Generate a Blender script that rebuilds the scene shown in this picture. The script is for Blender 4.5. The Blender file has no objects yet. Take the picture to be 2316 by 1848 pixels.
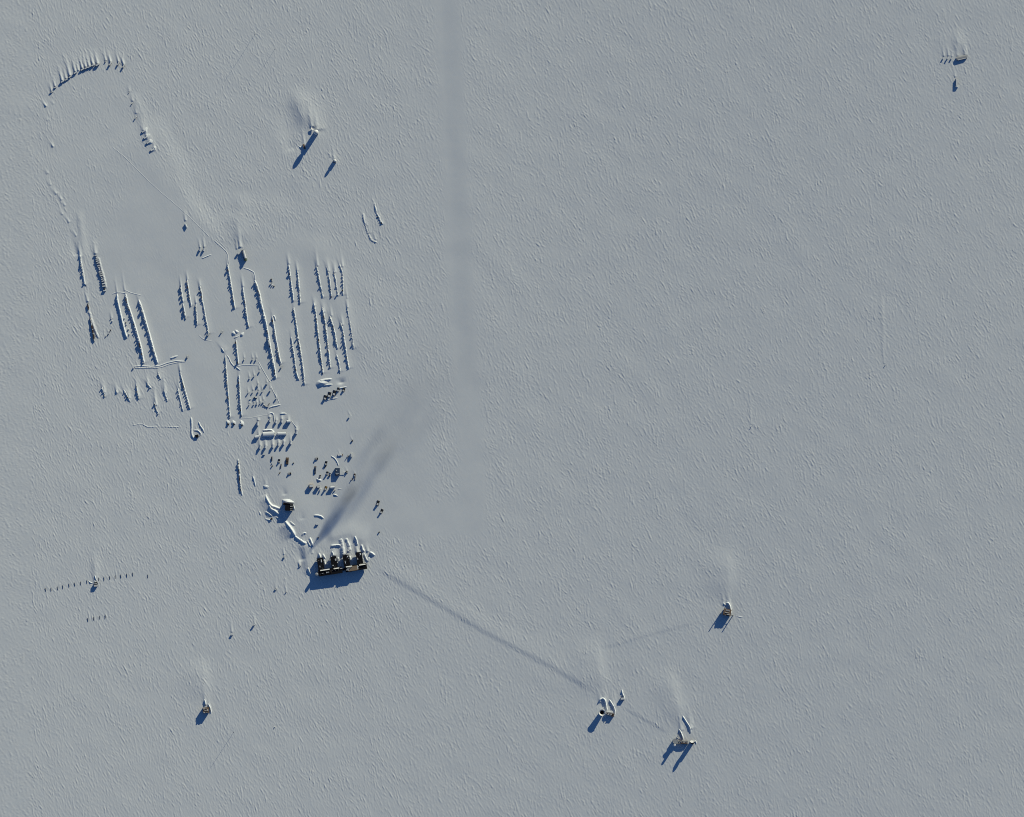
K_SAS, K_FINE, K_MID, K_BROAD = 0.33, 0.02, 0.008, 0.08
SUN_K, SUN_C = 4.02, (1.0, 0.958, 0.735)
SKY_K, AIR, OZONE, EXPOSURE = 0.068, 1.0, 6.0, 0.0
C_SNOW = (0.84, 0.87, 0.88)
P_R0, P_GROW, P_G2, P_LEN, P_HALF, P_DENS, P_SLOPE = 4.4, 0.055, 0.00042, 580.0, 95.0, 0.036, 0.05
import bpy, math, random
import numpy as np
from mathutils import Vector, Matrix

random.seed(7)
RNG = np.random.default_rng(11)
SC = bpy.context.scene
COL = SC.collection

# ------------------------------------------------------------------ survey
# All plans below were measured on survey sheets: (east origin, south origin, units per metre).
# Site metres: x to the right, y upwards, the site centre at (1158, 924) of the survey.
SHEET = {'C1': (660, 1180, 8.983), 'C2': (580, 1080, 6.7375), 'C3': (540, 920, 7.187),
         'C4': (480, 740, 6.341), 'C5': (380, 540, 7.167), 'C6': (620, 540, 4.779),
         'L1': (150, 500, 5.735), 'L2': (220, 640, 4.527), 'L3': (80, 80, 5.733),
         'L4': (600, 200, 4.777), 'D1': (1280, 1480, 5.989), 'D2': (1560, 1320, 12.29),
         'D3': (2080, 60, 10.75), 'S1': (80, 1260, 8.292), 'S2': (420, 1540, 7.818),
         'S3': (480, 1220, 7.167), 'V1': (700, 1040, 19.11), 'V2': (560, 1120, 17.2),
         'V3': (400, 480, 10.75), 'V4': (100, 180, 4.5275), 'R1': (840, 1230, 3.85),
         'SV': (0, 0, 1.0)}


def at(sh, x, y):
    ox, oy, s = SHEET[sh]
    return (ox + x / s - 1158.0, 924.0 - (oy + y / s))


def pts(sh, *xy):
    return [at(sh, a, b) for a, b in xy]


SUN_AZ = math.atan2(0.544, 0.839)      # clockwise from +Y
SUN_EL = math.radians(15.0)

# ------------------------------------------------------------------ ground grid


def axis(stops):
    """stops: list of (end, step); uniform runs between the ends, then a coarse run to the horizon"""
    out = [stops[0][0]]
    for (a, _), (b, st) in zip(stops[:-1], stops[1:]):
        n = max(1, int(round((b - a) / st)))
        out.extend(list(np.linspace(a, b, n + 1)[1:]))
    lo, hi = out[0], out[-1]
    g = []
    d, p = 8.0, 0.0
    while p < 45000:
        d *= 1.28
        p += d
        g.append(p)
    return np.array([lo - q for q in g[::-1]] + out + [hi + q for q in g], dtype=np.float64)


GX = axis([(-1420, 0), (-1170, 4.0), (-1085, 2.2), (-250, 1.3), (1170, 1.65), (1420, 4.0)])
GY = axis([(-1180, 0), (-935, 4.0), (-500, 1.65), (860, 1.3), (935, 1.65), (1180, 4.0)])
NX, NY = len(GX), len(GY)
XX, YY = np.meshgrid(GX, GY)            # [NY, NX]

# ---- spectral noise tiles
NT, DT = 2048, 1.6
KX = np.fft.fftfreq(NT, DT)[None, :]
KY = np.fft.fftfreq(NT, DT)[:, None]


def spectral(fn):
    w = RNG.standard_normal((NT, NT))
    f = np.fft.fft2(w) * fn(KX, KY)
    n = np.real(np.fft.ifft2(f))
    return (n / n.std()).astype(np.float32)


def aniso(deg, wide, long, pk=1.0):
    """ridges running along direction deg (world), cross wavelength wide, length long"""
    a = math.radians(deg)

    def fn(kx, ky):
        kl = kx * math.cos(a) + ky * math.sin(a)
        kc = -kx * math.sin(a) + ky * math.cos(a)
        kr = np.abs(kc) * wide
        return np.exp(-(kl * long) ** 2 * 2.0) * kr ** pk * np.exp(-(kr ** 2) * 0.55)
    return fn


def iso(lo, hi):
    def fn(kx, ky):
        k = np.sqrt(kx ** 2 + ky ** 2)
        return np.exp(-(k * lo) ** 2) * (1 - np.exp(-(k * hi) ** 2))
    return fn


def sample(tile, X, Y, ox=0.0, oy=0.0, dt=DT):
    u = (X + ox) / dt
    v = (Y + oy) / dt
    i = np.floor(u).astype(np.int64)
    j = np.floor(v).astype(np.int64)
    fu = (u - i).astype(np.float32)
    fv = (v - j).astype(np.float32)
    i0, i1, j0, j1 = i % NT, (i + 1) % NT, j % NT, (j + 1) % NT
    return (tile[j0, i0] * (1 - fu) * (1 - fv) + tile[j0, i1] * fu * (1 - fv)
            + tile[j1, i0] * (1 - fu) * fv + tile[j1, i1] * fu * fv)


def inside(poly, X, Y):
    r = np.zeros(X.shape, dtype=bool)
    n = len(poly)
    for k in range(n):
        x0, y0 = poly[k]
        x1, y1 = poly[(k + 1) % n]
        c = ((y0 > Y) != (y1 > Y))
        with np.errstate(divide='ignore', invalid='ignore'):
            xc = (x1 - x0) * (Y - y0) / (y1 - y0) + x0
        r ^= c & (X < xc)
    return r


# ---- smoothed (groomed or driven) areas on a coarse raster
CRX = np.arange(-1500, 1500, 6.0)
CRY = np.arange(-1300, 1300, 6.0)
CX, CY = np.meshgrid(CRX, CRY)


def blur(m, n):
    for ax in (0, 1):
        for _ in range(2):
            acc = np.zeros_like(m)
            for d in range(-n, n + 1):
                acc += np.roll(m, d, ax)
            m = acc / (2 * n + 1)
    return m


def coarse(m, X, Y):
    u = np.clip((X - CRX[0]) / 6.0, 0, len(CRX) - 1.001)
    v = np.clip((Y - CRY[0]) / 6.0, 0, len(CRY) - 1.001)
    i, j = u.astype(int), v.astype(int)
    fu, fv = u - i, v - j
    return (m[j, i] * (1 - fu) * (1 - fv) + m[j, i + 1] * fu * (1 - fv)
            + m[j + 1, i] * (1 - fu) * fv + m[j + 1, i + 1] * fu * fv)


SKIWAY = pts('SV', (975, -320), (1043, -320), (1042, 0), (1060, 330), (1078, 690), (1086, 850), (1096, 1000),
             (1104, 1214), (872, 1216), (872, 1136), (1036, 1136), (1034, 1000), (1022, 850), (1012, 690),
             (994, 330), (977, 0))
CAMP = pts('SV', (262, 470), (300, 380), (350, 370), (400, 440), (470, 560), (610, 560), (690, 520), (790, 570),
           (815, 840), (868, 900), (975, 860), (972, 1140), (872, 1215), (850, 1232), (720, 1245), (650, 1160),
           (612, 1100), (570, 1000), (530, 960), (440, 960), (400, 860), (330, 800), (240, 720), (210, 560))
ROAD_A = pts('R1', (40, 185), (480, 440), (1040, 770), (1500, 1010), (1880, 1225), (1960, 1275))
ROAD_B = pts('SV', (1408, 1596), (1450, 1620), (1521, 1660))
ROAD_C = pts('SV', (1345, 1464), (1400, 1452), (1470, 1431), (1590, 1400))


def seg_field(poly, X, Y):
    """signed side distance (left of travel positive) and run along a polyline"""
    best = np.full(X.shape, 1e9)
    side = np.zeros(X.shape)
    run = np.zeros(X.shape)
    L = 0.0
    for (x0, y0), (x1, y1) in zip(poly[:-1], poly[1:]):
        dx, dy = x1 - x0, y1 - y0
        ln = math.hypot(dx, dy)
        t = np.clip(((X - x0) * dx + (Y - y0) * dy) / ln ** 2, 0, 1)
        px, py = x0 + t * dx, y0 + t * dy
        d = np.hypot(X - px, Y - py)
        s = np.sign(dx * (Y - y0) - dy * (X - x0))
        m = d < best
        best = np.where(m, d, best)
        side = np.where(m, s * d, side)
        run = np.where(m, L + t * ln, run)
        L += ln
    return side, run, L


def window(x0, x1, y0, y1):
    i0, i1 = np.searchsorted(GX, [x0, x1])
    j0, j1 = np.searchsorted(GY, [y0, y1])
    return slice(j0, j1), slice(i0, i1)


# ---- compose heights
sm = blur(inside(CAMP, CX, CY).astype(float), 2) * 0.84
sk = blur(inside(SKIWAY, CX, CY).astype(float), 1) * 0.95
loop = blur(inside(pts('SV', (150, 190), (240, 150), (300, 190), (345, 340), (400, 430), (300, 560), (180, 520),
                       (130, 330)), CX, CY).astype(float), 4) * 0.4
calm = np.clip(np.maximum(np.maximum(sm, sk), loop), 0, 0.95)
AMP = (1 - coarse(calm, XX, YY)).astype(np.float32)
near = ((np.abs(XX) < 1500) & (np.abs(YY) < 1300)).astype(np.float32)

s1 = spectral(aniso(-62, 4.2, 12.0))
s2 = spectral(aniso(-80, 4.2, 12.0))
s3 = spectral(aniso(-46, 4.2, 8.0))
g1 = spectral(iso(40, 160))
g2 = spectral(iso(40, 160))
fine = spectral(iso(2.2, 9))
mid = spectral(iso(14, 60))
broad = spectral(iso(70, 220))


def peaky(n):
    # sparse crests standing out of a faintly rippled crust
    return 0.2 * n + 1.2 * np.tanh(0.8 * np.maximum(n - 0.6, 0) ** 1.15)


S1 = peaky(sample(s1, XX, YY))
S2 = peaky(sample(s2, XX, YY, 300, 500))
S3 = peaky(sample(s3, XX, YY, 700, 100))
G1 = sample(g1, XX, YY)
G2 = sample(g2, XX, YY)
wa = 1 / (1 + np.exp(-2.2 * G1))
wb = 1 / (1 + np.exp(-2.2 * G2))
SAS = S1 * (0.45 + 0.55 * wa) + S2 * (0.2 + 0.8 * (1 - wa)) + S3 * 0.8 * wb
PATCH = np.clip(0.95 + 0.16 * sample(spectral(iso(55, 200)), XX, YY), 0.6, 1.4).astype(np.float32)
H = near * AMP * PATCH * (SAS * K_SAS + sample(fine, XX, YY) * K_FINE)
H += near * sample(mid, XX, YY) * K_MID * (0.35 + 0.65 * AMP)
H += near * sample(broad, XX, YY) * K_BROAD
# shallow trough added to shade the snow lighter at left, darker at right
H += (30.0 * np.tanh(0.9 * ((XX + 250) / 1150.0) ** 2)).astype(np.float32)
del S1, S2, S3, G1, G2, wa, wb, SAS


def ss(t):
    t = np.clip(t, 0, 1)
    return t * t * (3 - 2 * t)


def add_tail(x, y, w, L, h, head=97.0, taper=0.6, skew=0.0):
    """wind drift streaming away from an obstacle: a ridge that fades and narrows along its heading"""
    a = math.radians(head)
    tx, ty = math.cos(a), math.sin(a)
    r = L + 4 * w + 6
    wj, wi = window(x - r, x + r, y - r, y + r)
    X, Y = XX[wj, wi] - x, YY[wj, wi] - y
    u = X * tx + Y * ty
    v = -X * ty + Y * tx + skew * u
    ww = w * (1.0 + taper * np.clip(u / L, 0, 1))
    along = np.where(u > 0, (1 - np.clip(u / L, 0, 1)) ** 1.4, np.exp(-(u / (0.5 * w)) ** 2))
    H[wj, wi] += h * along * np.exp(-(v / ww) ** 2)


def add_ridge(poly, wl, wr, h, fade=40.0):
    """long rise with its own flank width on the left and right of travel"""
    xs = [p[0] for p in poly]
    ys = [p[1] for p in poly]
    m = 4 * max(wl, wr)
    wj, wi = window(min(xs) - m, max(xs) + m, min(ys) - m, max(ys) + m)
    side, run, L = seg_field(poly, XX[wj, wi], YY[wj, wi])
    w = np.where(side > 0, wl, wr)
    e = ss(run / fade) * ss((L - run) / fade)
    H[wj, wi] += h * e * np.exp(-(side / w) ** 2)


def add_step(poly, face, back, h, fade=14.0):
    """terrace edge: steep face on the left of travel, long gentle back on the right"""
    xs = [p[0] for p in poly]
    ys = [p[1] for p in poly]
    m = 3 * back
    wj, wi = window(min(xs) - m, max(xs) + m, min(ys) - m, max(ys) + m)
    side, run, L = seg_field(poly, XX[wj, wi], YY[wj, wi])
    e = ss((run + 1) / fade) * ss((L - run + 1) / fade)
    prof = np.where(side > 0, 1 - ss(side / face), np.exp(-(side / back) ** 2))
    H[wj, wi] += (h * e * prof).astype(np.float32)


for q_, f_, b_, h_ in ((((690, -40), (720, 60), (780, 190), (850, 320), (960, 420), (1090, 460), (1290, 540)), 3.6, 15, 2.0),
                       (((830, 360), (880, 470), (930, 540), (1060, 600), (1160, 690), (1270, 750)), 3.0, 8, 1.5),
                       (((680, 640), (800, 690), (900, 770), (980, 820)), 2.6, 8, 1.2),
                       (((1420, 960), (1500, 1060), (1600, 1180), (1720, 1340), (1800, 1480), (1870, 1610)), 5.0, 20, 3.0)):
    add_step(pts('V2', *q_), f_, b_, h_)

# groomed roads: broad gentle north flank, short shaded south flank
add_step(ROAD_A[::-1], 14.0, 27, 0.68, 50)
add_step(ROAD_B[::-1], 7, 20, 0.34, 30)
add_step(ROAD_C[::-1], 9, 16, 0.24, 40)
# skiway: its right half falls gently towards the strip
add_step(pts('SV', (1088, 960), (1080, 800), (1074, 690), (1056, 330), (1043, 0), (1040, -320)), 48, 110, 0.9, 230)
# big lee drifts and pads of the camp
add_ridge(pts('SV', (345, 330), (385, 390), (430, 470), (490, 545)), 40, 75, 0.3, 60)
add_step(pts('SV', (330, 260), (362, 330), (392, 385), (398, 430), (440, 490), (500, 570)), 46, 130, 1.5, 60)
add_ridge(pts('SV', (300, 200), (325, 290), (350, 350)), 14, 10, 0.8, 40)
add_ridge(pts('SV', (662, 190), (682, 250), (704, 305)), 24, 17, 2.2, 50)
add_ridge(pts('SV', (640, 230), (650, 270), (672, 320)), 24, 24, -0.75, 40)
add_ridge(pts('SV', (600, 420), (640, 450), (680, 480)), 50, 40, -0.5, 60)
add_ridge(pts('SV', (540, 430), (548, 500), (560, 560)), 22, 14, 0.9, 40)
add_ridge(pts('SV', (178, 470), (186, 540), (196, 600)), 9, 6, 0.8, 30)
add_ridge(pts('SV', (850, 600), (846, 720), (830, 850)), 40, 60, 0.7, 80)
add_ridge(pts('SV', (590, 940), (640, 1090), (720, 1230), (840, 1270)), 50, 40, 1.2, 90)
add_ridge(pts('SV', (1640, 1230), (1642, 1300), (1640, 1372)), 18, 45, 1.7, 60)
add_ridge(pts('SV', (1338, 1430), (1348, 1500), (1362, 1585)), 18, 45, 1.8, 70)
add_ridge(pts('SV', (1506, 1500), (1520, 1570), (1545, 1650)), 18, 40, 1.8, 60)
add_ridge(pts('SV', (452, 1480), (458, 1540), (466, 1595)), 16, 36, 1.5, 50)
add_ridge(pts('SV', (214, 1240), (216, 1320)), 10, 7, 1.0, 40)
add_ridge(pts('SV', (2160, 60), (2168, 130)), 13, 9, 1.1, 40)
add_ridge(pts('C1', (230, 400), (280, 560), (300, 760), (390, 1090)), 17, 10, 1.7, 14)
add_ridge(pts('SV', (735, 1215), (790, 1205), (835, 1225)), 26, 12, 1.6, 20)
add_ridge(pts('SV', (525, 470), (536, 520), (548, 556)), 14, 24, 0.9, 30)
add_ridge(pts('SV', (700, 520), (730, 590), (770, 680), (800, 800)), 34, 30, 0.9, 60)
add_ridge(pts('SV', (1990, 640), (2000, 820)), 4, 4, 0.35, 60)
add_ridge(pts('SV', (1694, 880), (1699, 960)), 4, 4, 0.25, 40)

# courses of the cargo rows
APRON = (
    ('L1', ((182, 440), (190, 520), (212, 620), (240, 800), (262, 845))),
    ('L2', ((205, 110), (208, 170), (225, 250), (255, 380), (290, 520), (310, 570))),
    ('L2', ((292, 110), (312, 210), (350, 320), (400, 480), (450, 660), (482, 830))),
    ('L2', ((425, 170), (455, 250), (500, 400), (545, 560), (590, 720), (622, 830))),
    ('L2', ((848, 900), (862, 960), (890, 1060), (920, 1170), (955, 1300))),
    ('L2', ((825, 1070), (842, 1150), (862, 1240), (882, 1320))),
    ('C5', ((210, 740), (218, 830), (235, 930), (252, 1040))),
    ('C5', ((245, 1050), (262, 1130), (280, 1220), (296, 1295))),
    ('C5', ((310, 650), (325, 750), (345, 880), (365, 1000), (382, 1105))),
    ('C5', ((455, 1050), (462, 1150), (470, 1250), (480, 1410))),
    ('C5', ((510, 750), (545, 860), (560, 1000), (590, 1150), (615, 1300), (645, 1430), (665, 1560))),
    ('C5', ((965, 400), (985, 520), (1010, 650), (1035, 800), (1060, 960), (1090, 1150))),
    ('C5', ((1212, 770), (1228, 880), (1250, 1020), (1270, 1180), (1290, 1320), (1315, 1455))),
    ('C5', ((1408, 670), (1450, 780), (1490, 920), (1515, 1060), (1550, 1200), (1585, 1350), (1615, 1500), (1640, 1650), (1665, 1800), (1700, 1960), (1730, 2120), (1750, 2280))),
    ('C5', ((1690, 1250), (1705, 1330), (1730, 1480), (1755, 1640), (1785, 1800), (1815, 1960), (1840, 2040))),
    ('C4', ((128, 290), (150, 320), (178, 370))),
    ('C4', ((190, 400), (200, 560), (215, 720), (225, 880), (238, 1030), (250, 1180), (262, 1310))),
    ('C4', ((345, 185), (352, 280), (365, 400), (378, 545))),
    ('C4', ((382, 680), (390, 800), (398, 950), (410, 1120), (425, 1290))),
    ('C6', ((155, 270), (170, 360), (185, 480), (200, 580), (212, 690))),
    ('C6', ((250, 335), (262, 430), (275, 560), (285, 705))),
    ('C6', ((212, 740), (228, 840), (245, 960), (262, 1080), (285, 1200), (305, 1330), (320, 1450), (332, 1590))),
    ('C6', ((185, 1060), (200, 1160), (220, 1280), (235, 1400), (250, 1480), (275, 1535))),
    ('C6', ((455, 280), (480, 380), (495, 470), (515, 560), (532, 650))),
    ('C6', ((565, 300), (590, 380), (608, 500), (622, 640))),
    ('C6', ((645, 340), (665, 440), (680, 540), (695, 630))),
    ('C6', ((705, 270), (738, 360), (748, 470), (745, 620))),
    ('C6', ((430, 690), (450, 790), (465, 920), (480, 1050), (495, 1180), (510, 1300), (530, 1465))),
    ('C6', ((520, 740), (545, 850), (560, 960), (575, 1080), (590, 1220), (612, 1410))),
    ('C6', ((600, 830), (630, 910), (655, 1010), (672, 1110), (688, 1200))),
    ('C6', ((675, 1250), (698, 1330), (718, 1450))),
    ('C6', ((715, 900), (745, 990), (760, 1090), (775, 1180), (790, 1300), (812, 1415))),
    ('C6', ((790, 730), (805, 830), (825, 930), (845, 1060), (862, 1195))),
    ('L2', ((45, 1050), (60, 1100), (88, 1175))),
    ('L2', ((190, 1090), (212, 1145))),
    ('L2', ((270, 1090), (300, 1140), (345, 1225))),
    ('L2', ((400, 1030), (415, 1120), (435, 1200))),
    ('L2', ((505, 1020), (545, 1065), (560, 1085))),
    ('L2', ((585, 1220), (605, 1290), (632, 1345))),
    ('L2', ((625, 910), (640, 960), (660, 995))),
    ('L2', ((680, 1080), (700, 1150), (728, 1215))),
)

# ---- drift tails behind everything that stands in the wind
for x, y, w_, L, h in ((350, 585, 2.2, 34, 1.5), (400, 560, 2.0, 30, 1.0), (450, 520, 2.6, 48, 1.5), (520, 470, 2.2, 38, 1.4),
                       (560, 455, 2.0, 34, 1.1), (610, 425, 2.0, 34, 1.4), (655, 410, 2.0, 32, 1.4), (700, 400, 2.0, 32, 1.3),
                       (750, 375, 2.2, 32, 1.5), (810, 370, 2.4, 32, 1.5), (215, 725, 1.8, 24, 1.0), (260, 660, 1.8, 24, 1.1),
                       (915, 325, 1.8, 26, 1.1), (975, 345, 2.2, 28, 1.4), (1080, 345, 1.8, 24, 1.1), (1145, 375, 2.2, 26, 1.3)):
    add_tail(*at('L3', x, y), w_ * 1.1, L * 1.15, h * 1.35, 104)
for x, y in ((1220, 730), (1260, 850), (1310, 1010)):
    add_tail(*at('L3', x, y), 2.4, 22, 0.9, 97)
for x, y in ((1400, 1230), (1440, 1300), (1500, 1400), (1545, 1460)):
    add_tail(*at('L3', x, y), 2.6, 26, 0.9, 98)
add_tail(*at('L3', 240, 890), 1.6, 14, 0.7, 118)
add_tail(*at('L3', 150, 925), 1.8, 16, 0.9, 132)
add_tail(*at('L3', 235, 1440), 1.4, 14, 0.7, 122)
# radome group
for x, y, w_, L, h in ((560, 440, 4.5, 60, 1.3), (500, 410, 4.0, 70, 1.1), (420, 600, 2.5, 50, 0.9), (745, 755, 3.0, 40, 0.8),
                       (700, 740, 2.0, 30, 0.6), (600, 430, 10, 80, 1.1), (520, 400, 9, 80, 1.0)):
    add_tail(*at('L4', x, y), w_, L, h, 98)
add_tail(*at('L4', 280, 640), 14.0, 90, -0.9, 106)
# cargo lines: each row of the yard streams north
for sh, x, y, w_, L, h in (('L1', 185, 460, 3, 44, 1.3), ('L1', 380, 420, 3, 30, 1.2), ('L1', 280, 1040, 2.2, 24, 1.0),
                           ('L1', 300, 1190, 2.2, 20, 0.9), ('L1', 590, 1260, 2, 20, 0.8), ('L1', 760, 900, 1.4, 50, 0.5),
                           ('L1', 660, 920, 1.4, 40, 0.5), ('L2', 75, 1120, 2, 26, 0.9), ('L2', 205, 1120, 1.8, 24, 0.9),
                           ('L2', 330, 1180, 2.2, 26, 1.0), ('L2', 425, 1160, 2.2, 40, 0.9), ('L2', 520, 1030, 2, 28, 0.8),
                           ('L2', 605, 1250, 2.2, 60, 1.0), ('L2', 700, 1130, 2.2, 40, 0.9), ('L2', 850, 900, 1.5, 24, 0.8),
                           ('L2', 840, 1070, 1.5, 30, 0.7), ('C5', 210, 760, 1.3, 24, 0.7), ('C5', 320, 660, 1.3, 20, 0.7),
                           ('C5', 455, 1040, 1.6, 20, 0.8), ('C5', 520, 760, 1.4, 16, 0.7), ('C5', 1215, 770, 1.8, 30, 0.8),
                           ('C5', 1170, 130, 3.2, 60, 1.4), ('C5', 1120, 160, 1.8, 40, 0.8), ('C5', 520, 140, 1.6, 24, 0.8),
                           ('C5', 590, 130, 1.6, 28, 0.9), ('C6', 160, 270, 2, 30, 0.7), ('C6', 250, 340, 2, 26, 0.7),
                           ('C6', 470, 290, 2, 44, 0.8), ('C6', 590, 350, 2, 30, 0.8), ('C6', 660, 360, 2, 28, 0.8),
                           ('C6', 740, 300, 2, 34, 0.8), ('C6', 440, 720, 2, 16, 0.7), ('C6', 540, 790, 2, 24, 0.8),
                           ('C6', 620, 830, 2, 26, 0.8), ('C6', 740, 930, 2, 30, 0.8), ('C6', 795, 740, 1.8, 24, 0.7),
                           ('C6', 855, 1190, 1.6, 26, 0.6), ('C6', 790, 640, 1.5, 40, 0.5), ('V3', 215, 200, 2, 26, 0.8)):
    add_tail(*at(sh, x, y), w_ * 1.15, L * 1.15, h * 1.35, 98)
# hut field and sheds
for x, y in ((535, 715), (600, 685), (655, 810), (785, 790), (520, 930), (585, 900), (665, 900), (725, 900), (840, 880),
             (535, 1090), (600, 1080), (640, 1080), (690, 1070), (735, 1040), (915, 1000), (460, 440), (580, 440), (635, 440),
             (680, 600)):
    add_tail(*at('C4', x, y), 1.5, 16, 0.9, 100)
for x, y, L in ((320, 220, 8), (500, 170, 10), (610, 220, 10), (700, 200, 12), (810, 220, 10), (940, 380, 14), (330, 470, 16),
                (350, 640, 20), (440, 640, 22), (555, 620, 24), (650, 590, 18), (735, 570, 12), (850, 565, 14)):
    add_tail(*at('C3', x, y), 2.6, L * 1.6, 1.4, 96)
add_tail(*at('C3', 250, 1170), 2.0, 26, 0.8, 100)
add_tail(*at('C3', 440, 1260), 3.0, 24, 0.8, 97)
for x, y in ((1800, 120), (1840, 530), (1640, 760), (1760, 1040), (1890, 1090)):
    add_tail(*at('C3', x, y), 1.3, 14, 0.5, 112)
# station pods and dark sector
for x, y, w_, L, h in ((570, 720, 3, 22, 1.4), (640, 720, 3, 16, 1.2), (860, 680, 4, 22, 1.8), (1060, 650, 6, 40, 2.4),
                       (1150, 600, 4, 36, 2.0), (1330, 620, 3.5, 40, 2.0), (1440, 580, 3.5, 30, 1.6), (1540, 600, 3, 22, 1.6),
                       (1180, 480, 3, 26, 1.4), (420, 640, 2, 14, 0.7), (160, 880, 2.0, 20, 1.4)):
    add_tail(*at('C1', x, y), w_, L, h, 99)
for sh, x, y, w_, L, h in (('D1', 470, 640, 4, 30, 1.2), ('D1', 530, 640, 3, 34, 1.4), ('D1', 650, 700, 3.5, 34, 1.3),
                           ('D1', 760, 560, 2, 22, 1.0), ('D1', 1560, 1020, 4, 44, 1.3), ('D1', 1690, 1000, 4, 50, 1.6),
                           ('D1', 720, 350, 1.6, 16, 0.6), ('D2', 1090, 620, 3.5, 44, 1.2), ('D2', 940, 580, 3.0, 40, 0.8),
                           ('D3', 570, 730, 1.6, 26, 1.2), ('D3', 680, 720, 1.6, 28, 1.2), ('D3', 775, 740, 1.4, 12, 0.9),
                           ('D3', 1090, 700, 3.0, 36, 1.1), ('D3', 900, 720, 3.0, 34, 0.6), ('D3', 840, 1230, 1.6, 14, 0.9),
                           ('S1', 1120, 470, 2.6, 36, 1.1), ('S1', 1170, 480, 2.4, 40, 1.0), ('S2', 350, 420, 3.0, 44, 1.2),
                           ('S2', 420, 470, 3.0, 40, 1.0), ('S3', 320, 1500, 2.2, 34, 1.0), ('S3', 690, 1370, 2.0, 30, 0.8),
                           ('S3', 1165, 240, 1.6, 24, 1.0), ('S3', 1030, 790, 1.6, 20, 0.7), ('S3', 1200, 850, 1.6, 34, 0.6),
                           ('SV', 1999, 822, 1.6, 60, 0.5), ('SV', 1699, 960, 1.4, 40, 0.4)):
    add_tail(*at(sh, x, y), w_, L, h, 97)
# scoured hollows west of the standing drifts
for sh, x, y, w_, L, h in (('C1', 200, 760, 8, 36, -1.6), ('L1', 130, 430, 6, 60, -0.9), ('C2', 430, 250, 5, 22, -0.9),
                           ('C2', 700, 620, 6, 20, -0.6), ('C1', 1450, 560, 4, 26, -1.2), ('C4', 1850, 790, 7, 12, -1.8)):
    add_tail(*at(sh, x, y), w_, L, h, 104)
for x, y, w_, L, h in ((1065, 1420, 2.5, 40, 0.7), (1100, 1480, 2.2, 30, 0.7), (1130, 1560, 2.4, 30, 0.7), (1190, 1630, 2.6, 26, 0.7),
                       (1195, 1330, 2.2, 44, 0.7), (1235, 1400, 2.2, 30, 0.7), (1265, 1460, 2.4, 24, 0.7)):
    add_tail(*at('L4', x, y), w_, L, h, 104)
# ragged drift line down the left side of the loop
for x, y, L, h in ((20, 270, 22, 1.0), (35, 420, 16, 0.5), (95, 690, 20, 0.9), (40, 960, 18, 0.8), (70, 1080, 22, 0.7), (125, 1170, 24, 1.0),
                   (180, 1230, 24, 1.0), (215, 1290, 20, 0.8), (190, 1380, 20, 0.7), (260, 1460, 26, 0.8), (330, 1600, 26, 0.8)):
    add_tail(*at('V4', x, y), 2.4, L, h, 122)

# pale aprons that trail off the sunny side of every cargo row
for sh, xy in APRON:
    P_ = pts(sh, *xy)
    dx_, dy_ = P_[0][0] - P_[1][0], P_[0][1] - P_[1][1]
    q_ = 26.0 / math.hypot(dx_, dy_)
    P_ = [(P_[0][0] + dx_ * q_, P_[0][1] + dy_ * q_)] + P_
    xs_ = [p[0] for p in P_]
    ys_ = [p[1] for p in P_]
    wj, wi = window(min(xs_) - 30, max(xs_) + 30, min(ys_) - 30, max(ys_) + 30)
    side, run, L_ = seg_field(P_, XX[wj, wi], YY[wj, wi])
    e_ = ss(run / 30.0) * ss((L_ - run) / 5.0)
    H[wj, wi] += (0.55 * e_ * np.exp(-(side / np.where(side > 0, 8.5, 2.2)) ** 2)).astype(np.float32)

def ground_z(x, y):
    i = int(np.clip(np.searchsorted(GX, x) - 1, 0, NX - 2))
    j = int(np.clip(np.searchsorted(GY, y) - 1, 0, NY - 2))
    fu = (x - GX[i]) / (GX[i + 1] - GX[i])
    fv = (y - GY[j]) / (GY[j + 1] - GY[j])
    return float(H[j, i] * (1 - fu) * (1 - fv) + H[j, i + 1] * fu * (1 - fv) + H[j + 1, i] * (1 - fu) * fv + H[j + 1, i + 1] * fu * fv)


# ------------------------------------------------------------------ materials
def new_mat(name):
    m = bpy.data.materials.new(name)
    m.use_nodes = True
    b = m.node_tree.nodes['Principled BSDF']
    return m, m.node_tree, b


def mat(name, c, rough=0.7, metal=0.0, var=0.25, scale=1.5, spec=0.3):
    """plain painted, metal or timber surface, mottled by wear"""
    m, nt, b = new_mat(name)
    n = nt.nodes.new('ShaderNodeTexNoise')
    n.inputs['Scale'].default_value = scale
    n.inputs['Detail'].default_value = 5
    tc = nt.nodes.new('ShaderNodeTexCoord')
    nt.links.new(tc.outputs['Object'], n.inputs['Vector'])
    r = nt.nodes.new('ShaderNodeValToRGB')
    r.color_ramp.elements[0].position = 0.3
    r.color_ramp.elements[1].position = 0.7
    r.color_ramp.elements[0].color = [v * (1 - var) for v in c] + [1]
    r.color_ramp.elements[1].color = [min(1, v * (1 + var)) for v in c] + [1]
    nt.links.new(n.outputs['Fac'], r.inputs['Fac'])
    nt.links.new(r.outputs['Color'], b.inputs['Base Color'])
    b.inputs['Roughness'].default_value = rough
    b.inputs['Metallic'].default_value = metal
    b.inputs['Specular IOR Level'].default_value = spec
    return m


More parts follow.
